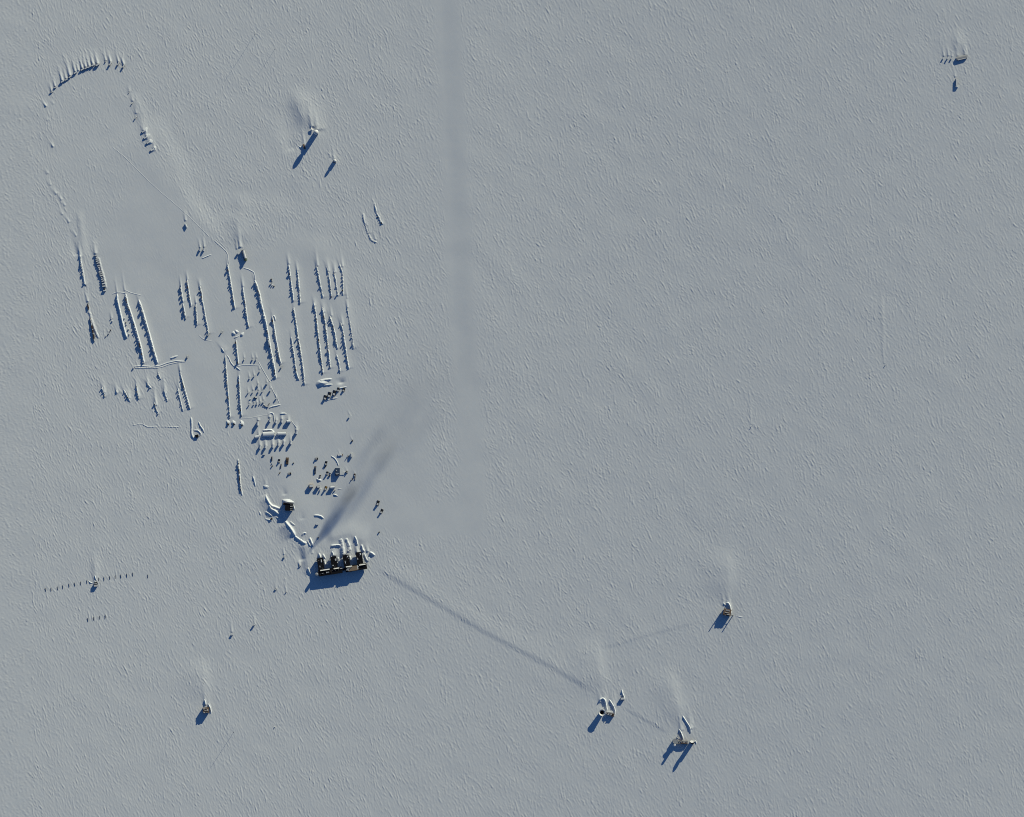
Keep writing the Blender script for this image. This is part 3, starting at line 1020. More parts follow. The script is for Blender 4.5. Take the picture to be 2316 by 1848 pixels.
berm('snow_windrow', pts('C5', (540, 325), (620, 290), (710, 255)), 1.2, 1.2, 0.9,
     'short dark-edged snow ridge below the pair of huts', 'windrow', None, 0.1, 42)
# lower middle
row('C4', ((128, 290), (150, 320), (178, 370)), 1.6, 1.4, 1.2, '', None, 5, 'hooked snow ridge at the head of the left lower berm', 0.15, 0, 43)
row('C4', ((190, 400), (200, 560), (215, 720), (225, 880), (238, 1030), (250, 1180), (262, 1310)), 2.0, 1.6, 1.6,
    'on the long straight lower-middle berm', [LU, CR], 4.6, 'long straight berm of the lower middle yard, left of two', 0.16, 0.7, 44)
row('C4', ((345, 185), (352, 280), (365, 400), (378, 545)), 2.4, 1.8, 2.2, 'on the short dark berm above the branching windrow', [CR, LU], 4.8,
    'short dark-sided berm above the branching windrow', 0.15, 0.9, 45)
row('C4', ((382, 680), (390, 800), (398, 950), (410, 1120), (425, 1290)), 2.4, 1.8, 1.9, 'on the right lower-middle berm', [LU, CR], 4.8,
    'straight berm of the lower middle yard, right of two', 0.15, 0.9, 46)
berm('snow_windrow', pts('C4', (205, 400), (235, 430), (265, 500), (300, 545), (330, 580)), 1.4, 1.5, 0.7,
     'branching windrow between the two lower-middle berms', 'windrow', None, 0.25, 47)
berm('snow_windrow', pts('C4', (345, 565), (430, 545), (540, 545), (680, 550)), 1.2, 1.4, 0.45,
     'level windrow running right from the branching windrow', 'windrow', None, 0.1, 48)
berm('snow_windrow', pts('C4', (330, 565), (370, 590), (410, 625)), 1.2, 1.3, 1.0,
     'short spur below the level windrow', 'windrow', None, 0.2, 49)
berm('snow_windrow', pts('C4', (660, 490), (720, 600), (790, 720), (840, 800)), 1.1, 1.2, 0.4,
     'upper half of the slanting windrow beside the hut field', 'windrow', None, 0.3, 50)
berm('snow_windrow', pts('C4', (840, 840), (880, 930), (930, 1010), (970, 1105)), 1.1, 1.2, 0.35,
     'lower half of the slanting windrow beside the hut field', 'windrow', None, 0.3, 51)
berm('snow_windrow', pts('C4', (810, 1165), (850, 1140), (920, 1125), (990, 1108)), 1.6, 1.6, 1.1,
     'dark-edged ridge closing the lower side of the hut field', 'windrow', None, 0.15, 52)
berm('snow_windrow', pts('C4', (280, 1310), (420, 1310), (560, 1300), (680, 1275), (845, 1245)), 0.9, 0.9, 0.2,
     'very thin line of snow from the lower berms to the shed rows', 'windrow', None, 0.2, 53)
cargo_line(line_crest('C4', ((730, 1100), (770, 1140), (800, 1150), (815, 1100))), [LU, CR], 3.2, 'in the mixed heap at the corner of the hut field', 0,
           sink=0.1, gap=0, zoff=0)
place(CN, *at('C4', 993, 575), ground_z(*at('C4', 993, 575)), 1.1, 'dark container standing just off the hugging berm foot', None, 1.1, 0)
place(CN, *at('C4', 140, 70), ground_z(*at('C4', 140, 70)), 1.0, 'lone dark container left of the three snow heaps', None, 1.1, 0)
for n, (x, y, rx, ry, t) in enumerate(((310, 90, 4.5, 6, 'left of the three snow heaps above the short dark berm'),
                                       (350, 65, 4, 5, 'topmost of the three snow heaps above the short dark berm'),
                                       (430, 105, 6, 4, 'right of the three snow heaps above the short dark berm'))):
    mound('snow_heap', at('C4', x, y), rx, ry, 2.2, 0.6, 'rounded snow heap, ' + t, 'snow mound', None, 60 + n)
berm('snow_windrow', pts('C4', (300, 155), (370, 135), (400, 110)), 1.2, 1.2, 0.8, 'low ridge joining the foot of the three heaps', 'windrow', None, 0.2, 54)
for n, (x, y, t) in enumerate(((225, 1370, 'left of the three end heaps under the lower-middle berms'),
                               (305, 1370, 'middle of the three end heaps under the lower-middle berms'),
                               (420, 1385, 'right, biggest of the three end heaps under the lower-middle berms'))):
    mound('snow_heap', at('C4', x, y), 5 + (n == 2), 6 + 2 * (n == 2), 2.0 + 0.8 * (n == 2), 0.3, 'drifted snow heap, ' + t, 'snow mound', None, 70 + n)
    place(CR, *at('C4', x + 6, y + 22), ground_z(*at('C4', x + 6, y + 22)), 0.3, 'dark crate below the heap, ' + t, None, 1.4, 2)
# east block
EB = (
    ((155, 270), (170, 360), (185, 480), (200, 580), (212, 690)), 'on the first upper row of the east block', [CR, DR], 4.4, 1.4, 'upper left berm of the east block'
), (
    ((250, 335), (262, 430), (275, 560), (285, 705)), 'on the second upper row of the east block', [CR, LU], 4.4, 1.5, 'upper second berm of the east block'
), (
    ((212, 740), (228, 840), (245, 960), (262, 1080), (285, 1200), (305, 1330), (320, 1450), (332, 1590)), 'on the long winding row of the east block', [CR, CR, LU, DR], 4.6, 1.5,
    'long winding berm of the east block'
), (
    ((185, 1060), (200, 1160), (220, 1280), (235, 1400), (250, 1480), (275, 1535)), 'on the short row left of the winding row', [CR, LU], 4.8, 1.3,
    'berm left of the long winding berm'
), (
    ((455, 280), (480, 380), (495, 470), (515, 560), (532, 650)), 'on the third upper row of the east block', [CR, DR], 5.0, 1.1, 'upper third berm of the east block'
), (
    ((565, 300), (590, 380), (608, 500), (622, 640)), 'on the fourth upper row of the east block', [CR, LU], 6.0, 0.9, 'upper fourth berm of the east block'
), (
    ((645, 340), (665, 440), (680, 540), (695, 630)), 'on the fifth upper row of the east block', [CR, DR], 6.2, 0.9, 'upper fifth berm of the east block'
), (
    ((705, 270), (738, 360), (748, 470), (745, 620)), 'on the sixth upper row of the east block', [CR], 6.2, 0.9, 'upper sixth berm of the east block, at its right edge'
), (
    ((430, 690), (450, 790), (465, 920), (480, 1050), (495, 1180), (510, 1300), (530, 1465)), 'on the first lower row of the east block', [CR, LU, CR], 4.2, 1.6,
    'lower left berm of the east block'
), (
    ((520, 740), (545, 850), (560, 960), (575, 1080), (590, 1220), (612, 1410)), 'on the second lower row of the east block', [CR, LU], 4.4, 1.7, 'lower second berm of the east block'
), (
    ((600, 830), (630, 910), (655, 1010), (672, 1110), (688, 1200)), 'on the third lower row of the east block', [CR, CN], 5.4, 1.7, 'lower third berm of the east block, smooth and broad'
), (
    ((675, 1250), (698, 1330), (718, 1450)), 'on the short foot row under the third lower row', [CR, LU], 4.4, 1.2, 'short berm under the lower third berm of the east block'
), (
    ((715, 900), (745, 990), (760, 1090), (775, 1180), (790, 1300), (812, 1415)), 'on the fourth lower row of the east block', [CR], 6.4, 1.5, 'lower fourth berm of the east block'
), (
    ((790, 730), (805, 830), (825, 930), (845, 1060), (862, 1195)), 'in the faint outermost row of the east block', [CR], 11.0, 0.5, 'faint outermost berm at the right edge of the east block')
for n, (q, ph, mix, sp, h, bl) in enumerate(EB):
    row('C6', q, 2.6, 2.0, h, ph, mix, sp, 'snow berm, ' + bl, 0.8, 0.6, 80 + n, sink=0.5)
# snow forms in the open
mound('snow_mound', at('C4', 1570, 800), 13, 9, 4.6, 0.15, 'big steep snow mound with a navy shadow below the east block', 'snow mound', None, 3, 1.0)
berm('snow_windrow', pts('C4', (1530, 775), (1600, 755), (1720, 745)), 2.6, 2.6, 2.0, 'bright crest along the top of the big steep mound', 'windrow', None, 0.15, 95)
berm('snow_windrow', pts('C4', (1580, 840), (1660, 825), (1730, 822)), 2.0, 2.0, 1.6, 'second bright crest on the big steep mound', 'windrow', None, 0.15, 96)
berm('snow_windrow', pts('L4', (1060, 1340), (1070, 1440), (1110, 1560), (1150, 1640), (1215, 1668)), 2.6, 3.0, 0.6,
     'curved drift ridge, left of the pair in the open snow', 'drift ridge', None, 0.6, 97, lump=1.2)
berm('snow_windrow', pts('L4', (1180, 1230), (1200, 1340), (1240, 1420), (1275, 1475)), 2.4, 2.8, 0.7,
     'drift ridge with dark base, right of the pair in the open snow', 'drift ridge', None, 0.6, 98, lump=1.2)
cargo_line(line_crest('L4', ((1205, 1380), (1240, 1430), (1262, 1470))), [CR], 4.2, 'half buried at the right drift ridge in the open', 0, sink=0.6, gap=0, zoff=0)
berm('snow_windrow', pts('V4', (700, 690), (820, 790), (940, 910), (1060, 1030), (1200, 1160), (1310, 1250), (1480, 1400), (1700, 1620)), 1.1, 1.1, 0.13,
     'long thin straight track ridge crossing the open loop', 'windrow', None, 0.15, 99)
# bright cut edges west of the station
for n, (q, hw, h, t) in enumerate((
        (((690, -40), (720, 60), (780, 190), (850, 320), (960, 420), (1090, 460), (1290, 540)), 2.6, 2.4, 'upper bright snow bank sweeping to the garage'),
        (((830, 360), (880, 470), (930, 540), (1060, 600), (1160, 690), (1270, 750)), 2.2, 1.9, 'second bright snow bank below the sweeping bank'),
        (((680, 640), (800, 690), (900, 770), (980, 820)), 1.8, 1.8, 'short snow bank over the blue scour hollow'),
        (((1080, 840), (1220, 900), (1340, 970)), 1.8, 1.5, 'short snow bank left of the long bright bank'),
        (((1420, 960), (1500, 1060), (1600, 1180), (1720, 1340), (1800, 1480), (1870, 1610)), 3.2, 2.8, 'long bright snow bank running down from the garage'),
        (((1640, 1010), (1740, 1090), (1850, 1180)), 1.6, 1.5, 'small ridge right of the long bright bank'),
        (((460, 620), (500, 700), (520, 800)), 1.4, 1.4, 'small dark-edged ridge left of the scour hollow'),
        (((690, 900), (780, 950), (880, 960), (960, 980)), 1.3, 1.1, 'low rim under the blue scour hollow'))):
    berm('snow_bank', pts('V2', *q), 2.8 if n in (0, 1, 4) else 1.9, 3.4, 1.35 if n in (0, 1, 4) else 1.0, t, 'snow bank', None, 0.25, 110 + n)
for n, (q, hw, h, t) in enumerate((
        (((70, 290), (130, 340), (190, 385), (260, 430), (300, 425)), 1.8, 2.2, 'lumpy white bank at the end of the long bright bank'),
        (((370, 320), (400, 400), (440, 500)), 1.8, 2.6, 'white blade of snow beside the smoke stack'),
        (((195, 290), (240, 220), (300, 235)), 1.4, 1.4, 'small curled ridge above the lumpy bank'),
        (((320, 370), (345, 420), (385, 500)), 1.4, 1.8, 'short ridge left of the white snow blade'),
        (((790, 490), (850, 478), (940, 470), (1010, 480)), 1.8, 2.2, 'white snow wall above the gap of the station'),
        (((1285, 290), (1320, 380), (1340, 480)), 1.4, 2.2, 'narrow white ridge above the right half of the station'),
        (((1580, 620), (1640, 640), (1690, 690)), 2.4, 2.6, 'bright snow bank right of the station'),
        (((1000, 340), (1030, 440), (1050, 560), (1045, 700)), 3.0, 1.8, 'broad tail of snow above the middle pods'),
        (((1110, 330), (1160, 460), (1200, 590)), 2.4, 1.8, 'slanting tail of snow above the third pod'),
        (((1470, 640), (1500, 720), (1540, 800), (1570, 720)), 1.6, 1.4, 'broken ridge beside the last pod'),
        (((660, 760), (675, 830), (692, 905)), 1.5, 2.0, 'snow bank in the first gap between the wings'),
        (((948, 720), (958, 800), (966, 870)), 1.5, 2.0, 'snow bank in the second gap between the wings'),
        (((1182, 690), (1198, 770), (1218, 815)), 1.5, 2.2, 'snow bank in the third gap between the wings'),
        (((560, 640), (575, 700), (590, 745)), 1.4, 1.8, 'short snow spike above the first wing'),
        (((640, 650), (655, 700), (690, 760)), 1.4, 1.8, 'slanting snow spike right of the first wing'),
        (((820, 600), (840, 650), (850, 700)), 1.3, 1.8, 'short snow spike above the second wing'),
        (((1420, 460), (1440, 540), (1480, 610)), 1.6, 2.0, 'ragged snow tail above the last wing'),
        (((330, 930), (360, 1020), (395, 1075)), 1.6, 1.5, 'snow lip at the left foot of the station'))):
    berm('snow_bank', pts('C1', *q), hw * 1.1, hw * 2.6, h, t, 'snow bank', None, 0.25, 130 + n, end=4.0)
for n, (x, y, rx, ry, t) in enumerate(((85, 310, 3.4, 2.6, 'first'), (130, 350, 3.0, 2.4, 'second'), (185, 372, 3.6, 2.6, 'third'), (225, 400, 3.0, 2.4, 'fourth'),
                                       (270, 425, 4.0, 3.0, 'fifth'))):
    mound('snow_heap', at('C1', x, y), rx, ry, 2.2, -0.6, 'bright snow clod, ' + t + ' from the left in the lumpy chain before the station', 'snow mound', None, 400 + n)
berm('snow_windrow', pts('C2', (870, 580), (930, 575), (990, 590), (1030, 630)), 2.2, 2.4, 1.8, 'peaked snow ridge between garage and plume', 'windrow', None, 0.15, 150)
berm('snow_windrow', pts('C3', (230, 1130), (255, 1200), (275, 1300)), 1.8, 1.8, 1.2, 'slim snow ridge left of the twin-horned mound', 'windrow', None, 0.2, 151)
mound('snow_mound', at('C3', 440, 1300), 7, 5, 1.8, 0.1, 'twin-horned small mound above the sweeping bank', 'snow mound', None, 9)
berm('snow_windrow', pts('C3', (-10, 840), (10, 1000), (20, 1150), (35, 1300), (60, 1450)), 1.7, 2.8, 1.2,
     'dark-sided berm left of the slim snow ridge', 'snow berm', None, 0.6, 152, lump=1.5)
cargo_line(line_crest('C3', ((-5, 900), (12, 1080), (25, 1230), (50, 1420))), [CR, LU], 4.6, 'on the dark-sided berm left of the slim ridge', 0.8, sink=0.2, zoff=1.0)
berm('snow_windrow', pts('C3', (1495, 795), (1560, 835), (1600, 890), (1625, 970)), 1.4, 1.4, 0.9, 'curved ridge above the navy workshop', 'windrow', None, 0.2, 153)

# ------------------------------------------------------------------ the elevated station
T = math.radians(8.75)
OST = at('C1', 1060, 963)


def windows(b, x0, x1, y, z, n, out):
    for k in range(n):
        x = x0 + (k + 0.5) * (x1 - x0) / n
        b.box((x, y, z), (1.0, 0.12, 0.7), M_GLASS)


st = thing('station_building', 'long dark elevated station building with four wings pointing up the picture', 'station', OST, T, sink=0.3)


def hall(name, u0, u1, v0, v1, z0, z1, label=None, axis_u=True):
    """one block of the station: clad hull with chamfered underside, roof deck, window bands"""
    b = MB()
    cu, cv = (u0 + u1) / 2, (v0 + v1) / 2
    L, W = u1 - u0, v1 - v0
    b.box((cu, cv, z0 + 1.2), (L, W, z1 - z0 - 1.2), M_GREY)
    # the chamfered belly
    b.box((cu, cv, z0), (L * 0.96, W * 0.8, 1.2), M_GREY, taper=1.06)
    o = b.build(name, st, label=label)
    r = MB()
    r.box((cu, cv, z1), (L + 0.5, W + 0.5, 0.35), M_ROOF)
    for k in range(int(max(L, W) // 7)):
        if L > W:
            r.box((u0 + 3.5 + 7 * k, cv + random.uniform(-2, 2), z1 + 0.35), (random.uniform(0.8, 1.8), random.uniform(0.8, 1.6), random.uniform(0.4, 0.9)), M_STEEL)
        else:
            r.box((cu + random.uniform(-2, 2), v0 + 3.5 + 7 * k, z1 + 0.35), (random.uniform(0.8, 1.6), random.uniform(0.8, 1.8), random.uniform(0.4, 0.9)), M_STEEL)
    r.build('roof', o)
    for sgn in (-1, 1):
        for lev in (0.35, 0.72):
            w_ = MB()
            z = z0 + (z1 - z0) * lev
            n = int(max(L, W) // 4)
            if L > W:
                for k in range(n):
                    w_.box((u0 + (k + 0.5) * L / n, cv + sgn * (W / 2 + 0.02), z), (1.1, 0.1, 0.8), M_GLASS)
            else:
                for k in range(n):
                    w_.box((cu + sgn * (L / 2 + 0.02), v0 + (k + 0.5) * W / n, z), (0.1, 1.1, 0.8), M_GLASS)
            w_.build('window_band', o)
    return o


hall('main_hall', -58, -4.2, -7.5, 6.5, 2.6, 10.2)
hall('main_hall', 3.2, 27.0, -7.5, 6.5, 2.6, 10.6)
hall('main_hall', 27.2, 52.0, -7.0, 6.0, 2.6, 9.0)
lk = MB()
lk.box((-0.5, -0.5, 3.6), (7.2, 5.0, 4.2), M_PALE)
lk.box((-0.5, -0.5, 7.8), (7.2, 5.4, 0.3), M_ROOF)
lk.build('link_corridor', st)
for u, v1 in ((-50, 33), (-19.5, 32), (8.5, 31), (38.5, 33)):
    hall('wing', u - 6.6, u + 6.6, 6.8, v1, 2.6, 9.4)
for u, v, sx, sy in ((-47.5, 26, 2.0, 6.5), (-52.5, 14, 1.2, 4), (-15.5, 24, 1.6, 5), (-23, 12, 2, 2.4), (12.5, 27, 2.4, 3), (5.5, 15, 1.4, 6), (42, 28, 2.6, 4.5), (34.5, 18, 1.2, 5)):
    b = MB()
    b.box((u, v, 9.76), (sx, sy, 0.35), SNOW, taper=0.75)
    b.build('snow_patch', st)
for u in range(-54, 53, 9):
    for v in (-5.5, 4.5):
        c = MB()
        c.lathe((u, v, -1.5), [(0.35, 0), (0.35, 4.2)], M_STEEL, 8)
        c.build('support_column', st)
# bright clerestory strips along the ridge
for u0, u1, v in ((-53, -32, 5.2), (-22.5, -10, 4.6), (5.5, 19.5, 4.4), (35.5, 50, 4.0)):
    z = 10.5 if u1 < 26 else 9.3
    if u0 > 0 and u1 < 26:
        z = 10.95
    b = MB()
    b.box(((u0 + u1) / 2, v, z), (u1 - u0, 2.2, 0.9), M_WHITE)
    # sloping white glazing facing up the picture
    vs = [(u0, v + 1.1, z + 0.9), (u1, v + 1.1, z + 0.9), (u1, v - 1.1, z + 2.1), (u0, v - 1.1, z + 2.1)]
    b.add(vs + [(u0, v - 1.1, z + 0.9), (u1, v - 1.1, z + 0.9)], [(3, 2, 1, 0), (5, 4, 3, 2)[::-1], (0, 4, 3), (1, 2, 5)], M_WHITE)
    b.build('clerestory', st, label='bright white raised strip along the roof')
b = MB()
b.box((20.0, -1.2, 10.95), (21.0, 10.5, 0.5), M_TAN)
b.box((31.3, -0.6, 9.35), (2.2, 9.0, 2.0), M_WHITE)
b.build('roof_terrace', st, label='tan roof deck')
for (u, v, sx, sy, m) in ((-39, -1.5, 2.6, 2.2, M_WHITE), (-35.5, -1.3, 2.2, 2.0, M_PALE), (-49, -2.0, 3.0, 1.2, M_PALE), (-29.5, -0.5, 1.4, 4.5, M_BROWN),
                          (-5.5, 2.8, 4.5, 1.4, M_WHITE), (8, -2.6, 5.0, 1.6, M_WHITE), (12, 0.8, 7.0, 1.0, M_WHITE), (10, -4.6, 2.0, 1.4, M_PALE),
                          (33.5, 1.0, 2.2, 2.0, M_PALE), (-46.5, 7.5, 0.8, 3.0, M_STEEL), (-20.5, 7.2, 0.9, 4.2, M_STEEL)):
    b = MB()
    z = 10.5 if u < 0 else (11.45 if u < 20 else 9.35)
    b.box((u, v, z), (sx, sy, 1.1), m)
    b.box((u, v, z + 1.1), (sx + 0.2, sy + 0.2, 0.15), m)
    b.build('roof_unit', st)
# silver stair tower at the left end
sv = MB()
sv.lathe((-62.5, -2.0, -1.0), [(3.6, 0), (3.6, 13.0), (3.4, 13.4)], M_PALE, 28)
for k in range(1, 12):
    sv.lathe((-62.5, -2.0, -1.0 + k * 1.1), [(3.66, 0), (3.66, 0.15)], M_STEEL, 28)
sv.box((-57.7, -1.5, 4.0), (4.0, 2.4, 3.2), M_PALE)
tw = sv.build('stair_tower', st)
b = MB()
b.lathe((-62.5, -2.0, 12.4), [(3.5, 0), (3.0, 0.5), (0.2, 1.0)], M_PALE, 28)
b.build('roof', tw)
# exhaust / vent masts on the wings: small white heads
for u, v in ((-12.5, 17.5), (-13.0, 23.0), (-24.0, 33.0), (14.5, 22.0), (16.0, 40.0), (46.5, 17.0), (46.0, 27.0), (41.5, 33.0), (-57.5, 30.0), (-53.0, 27.5)):
    b = MB()
    b.lathe((u, v, -1.0), [(0.5, 0), (0.5, 9.6)], M_STEEL, 8)
    b.lathe((u, v, 8.6), [(1.1, 0), (1.2, 0.6), (0.2, 1.4)], M_WHITE, 12)
    b.build('vent_mast', st, label='thin vent mast with a white head')

# half buried stack house whose exhaust blows across the camp
psk = at('C1', 540, 320)
stk = thing('exhaust_stack', 'slim exhaust stack of the buried power plant at the foot of the smoke', 'exhaust stack', psk)
b = MB()
b.box((0, 0, -1.0), (3.2, 3.2, 2.6), M_PALE)
b.build('base_house', stk)
b = MB()
b.rod((0, 0, 1.6), (0, 0, 9.0), 0.5, M_STEEL, 12)
b.build('pipe', stk)
b = MB()
b.lathe((0, 0, 9.0), [(0.55, 0), (0.75, 0.2), (0.75, 0.5)], M_BLACK, 12)
b.build('rain_cap', stk)


# ------------------------------------------------------------------ generic camp buildings
def shed(name, label, xy, L, W, h, rz, wall=M_GREY, roofm=None, vault=True, cat='shed', group=None, door=True, skids=True, roofh=None, snow=True):
    o = thing(name, label, cat, xy, rz, group)
    b = MB()
    b.box((0, 0, 0.3), (L, W, h - 0.3), wall)
    n = int(L // 1.2)
    for k in range(n):
        b.box((-L / 2 + (k + 0.5) * L / n, 0, 0.35), (0.1, W + 0.08, h - 0.4), wall)
    bo = b.build('wall', o)
    r = MB()
    if vault:
        r.vault((0, 0, h), (L, W), roofm or SNOW, roofh or W * 0.28)
    else:
        r.box((0, 0, h), (L + 0.5, W + 0.5, 0.3), roofm or M_PALE)
        if snow:
            r.box((0.3, 0.2, h + 0.3), (L * 0.85, W * 0.8, 0.3), SNOW, taper=0.92)
    r.build('roof', o)
    if door:
        d_ = MB()
        d_.box((L / 2 + 0.06, 0.1 * W, 0.35), (0.1, min(1.2, W * 0.4), min(2.1, h - 0.6)), M_BROWN)
        dd = d_.build('door', bo)
        q = MB()
        q.box((L / 2 + 0.15, 0.1 * W + 0.4, 1.2), (0.1, 0.1, 0.25), M_STEEL)
        q.build('handle', dd)
        w_ = MB()
        w_.box((0, W / 2 + 0.06, h * 0.5), (L * 0.5, 0.08, 0.6), M_GLASS)
        w_.build('window', bo)
    if skids:
        for sy in (-1, 1):
            s_ = MB()
            s_.box((0, sy * W * 0.32, -0.1), (L * 1.08, 0.35, 0.42), M_BROWN)
            s_.build('skid', o)
    return o


G_SH = 'huts of the two shed rows'
HALF = math.pi / 2
for x, y, L, W, h, rz, t in (
        (312, 270, 9, 4.6, 5.6, 1.45, 'tall snow-roofed shed standing alone at the upper left of the shed rows'),
        (512, 215, 8, 3.8, 4.8, 1.3, 'snow-roofed shed at the left end of the upper shed row, under the hooked drift'),
        (608, 245, 6, 3.6, 3.4, 1.4, 'small grey shed, second in the upper shed row'),
        (706, 230, 7, 4.2, 4.0, 1.35, 'snow-roofed shed, third in the upper shed row'),
        (814, 240, 8, 6.5, 3.8, 0.1, 'square shed with a dark front at the right end of the upper shed row'),
        (945, 412, 8, 4.8, 4.8, 1.25, 'white-roofed shed set apart at the right of the shed rows'),
        (300, 490, 8, 6.0, 3.0, 0.2, 'low cluttered shed left of the arched hall'),
        (352, 650, 8, 3.4, 3.4, 1.4, 'shed at the left end of the lower shed row, with a dark cluttered front'),
        (440, 650, 6, 4.2, 3.4, 1.3, 'snow-roofed shed, second in the lower shed row'),
        (560, 640, 6, 4.0, 4.0, 1.4, 'brown-fronted shed, third in the lower shed row'),
        (650, 612, 5, 3.6, 4.2, 1.35, 'narrow shed, fourth in the lower shed row'),
        (737, 592, 6, 3.8, 4.8, 1.4, 'narrow tall shed, fifth in the lower shed row'),
        (850, 585, 6, 4.4, 5.0, 1.4, 'white-roofed shed at the right end of the lower shed row')):
    wm = M_WOOD if 'brown' in t else M_GREY
    shed('camp_shed', t, at('C3', x, y), L, W, h, rz, wall=wm, group=G_SH)
shed('arched_hall', 'wide arched hall under a thick snow roof, left of the flat hall', at('C3', 488, 448), 25, 11, 1.8, 0.06 + math.pi, roofh=2.6, cat='hall')
shed('flat_hall', 'flat hall with a white roof and a dark front, right of the arched hall', at('C3', 702, 440), 19, 7.0, 3.0, 0.03, roofh=1.5, cat='hall')
berm('snow_windrow', pts('C3', (385, 385), (450, 380), (530, 375), (590, 430)), 2.2, 2.2, 1.6, 'snow bank over the back of the arched hall', 'snow bank', None, 0.3, 160)
berm('snow_windrow', pts('C3', (480, 125), (525, 95), (565, 110), (575, 200), (570, 260)), 1.2, 1.6, 0.9, 'hooked drift over the upper shed row', 'windrow', None, 0.2, 161)
berm('snow_windrow', pts('C3', (665, 115), (720, 108), (780, 112)), 1.8, 1.8, 1.6, 'short snow bank above the third upper shed', 'windrow', None, 0.2, 162)
berm('snow_windrow', pts('C3', (850, 220), (900, 290), (950, 350)), 1.1, 1.2, 0.4, 'thin slanting windrow right of the upper shed row', 'windrow', None, 0.3, 163)
place(CN, *at('C3', 412, 778), ground_z(*at('C3', 412, 778)), 0.1, 'single small container below the lower shed row', None, 0.8, 0)

# tiny huts with drift cones
for x, y, L, W, h, rz, t in (
        (538, 735, 3.2, 2.6, 1.8, 1.3, 'upper left hut of the small hut field'), (605, 700, 3.6, 2.8, 2.6, 0.9, 'upper right hut of the small hut field'),
        (657, 835, 5.0, 3.2, 2.2, 1.3, 'middle of the second line of the hut field'), (790, 805, 5.0, 4.2, 3.4, 1.0, 'largest hut of the hut field, near the slanting windrow'),
        (523, 935, 3.6, 2.2, 2.6, 0.9, 'left hut in the third line of the hut field'), (585, 930, 3.2, 2.4, 2.2, 1.1, 'second hut in the third line of the hut field'),
        (665, 925, 3.6, 2.8, 2.3, 1.2, 'third hut in the third line of the hut field'), (727, 915, 3.8, 2.4, 2.8, 1.0, 'fourth hut in the third line of the hut field'),
        (838, 905, 5.0, 3.6, 3.2, 1.0, 'right hut in the third line of the hut field'), (550, 1030, 2.6, 2.2, 1.4, 0.6, 'left end of the fourth line of the hut field'),
        (535, 1110, 3.4, 2.2, 2.8, 0.9, 'left hut in the bottom line of the hut field'), (600, 1105, 3.0, 2.6, 2.0, 1.1, 'second hut in the bottom line of the hut field'),
        (643, 1100, 3.2, 2.8, 1.8, 1.4, 'third hut in the bottom line of the hut field'), (695, 1085, 3.0, 2.0, 2.0, 1.1, 'fourth hut in the bottom line of the hut field'),
        (738, 1070, 4.6, 3.2, 2.2, 0.9, 'fifth, widest hut in the bottom line of the hut field'), (922, 1020, 4.6, 3.0, 2.6, 0.9, 'hut at the right corner of the hut field'),
        (460, 465, 3.0, 2.0, 2.2, 1.5, 'single hut above the level windrow'), (580, 465, 3.0, 2.2, 2.4, 1.5, 'left of the two huts above the level windrow end'),
        (632, 465, 3.8, 2.4, 2.4, 1.3, 'right of the two huts above the level windrow end'), (683, 635, 3.4, 2.6, 2.2, 1.2, 'hut at the kink of the slanting windrow')):
    shed('small_hut', 'small snow-capped dark hut, ' + t, at('C4', x, y), L, W, h, rz, group='small huts of the hut field', skids=False, cat='hut')
lb = line_crest('C4', ((590, 1015), (655, 1010)))
place(LU, *at('C4', 622, 1012), ground_z(*at('C4', 622, 1012)), 0.02, 'flat lumber stack in the fourth line of the hut field', None, 1.9, 2)

# curved row of container vans at upper left
ORD = ('first', 'second', 'third', 'fourth', 'fifth', 'sixth', 'seventh', 'eighth', 'ninth', 'tenth', 'eleventh', 'twelfth', 'thirteenth', 'fourteenth')
ARC = ((215, 740, 0.8), (262, 680, 0.8), (355, 605, 1.15), (405, 580, 0.9), (452, 545, 0.95), (522, 490, 1.15), (612, 448, 1.1), (660, 430, 1.1),
       (700, 415, 1.0), (750, 392, 1.2), (808, 388, 1.3))
for n, (x, y, s_) in enumerate(ARC):
    p = at('L3', x, y)
    place(CN, *p, ground_z(*p) - 0.4, 0.55 + random.uniform(-0.12, 0.12), 'snow-capped dark van, ' + ORD[n] + ' from the left end of the curved drift row', 'vans of the curved drift row', s_ * 1.2, n % 3)
for x, y, s_, t in ((918, 335, 0.8, 'left'), (975, 375, 1.25, 'second'), (1078, 375, 1.1, 'third'), (1147, 405, 1.2, 'right')):
    p = at('L3', x, y)
    place(CN, *p, ground_z(*p) - 0.4, 1.1, 'snow-capped dark van, ' + t + ' of the four beyond the gap of the curved row', 'vans beyond the gap', s_ * 1.15, 1)
for x, y, s_, t in ((1217, 745, 0.6, 'small half buried box at the top of the right side of the loop'), (1258, 885, 0.8, 'dark box, second down the right side of the loop'),
                    (1305, 1070, 1.0, 'dark box with a ragged drift, third down the right side of the loop')):
    p = at('L3', x, y)
    place(CN, *p, ground_z(*p) - 0.3, 1.0, t, None, s_, 0)
for n, (x, y) in enumerate(((1405, 1250), (1430, 1330), (1465, 1395), (1515, 1490))):
    p = at('L3', x, y)
    place(CN, *p, ground_z(*p) - 2.2, 0.55, 'drift-buried container, ' + ('top', 'second', 'third', 'lowest')[n] + ' of the four stepped blocks right of the loop', 'stepped blocks right of the loop', 1.45, 2)
    mound('snow_drift', at('L3', x + 26, y - 14), 7.5, 5.5, 1.3, 0.9, 'snow drift piled on the ' + ('top', 'second', 'third', 'lowest')[n] + ' of the four stepped blocks', 'snow mound', None, 200 + n)

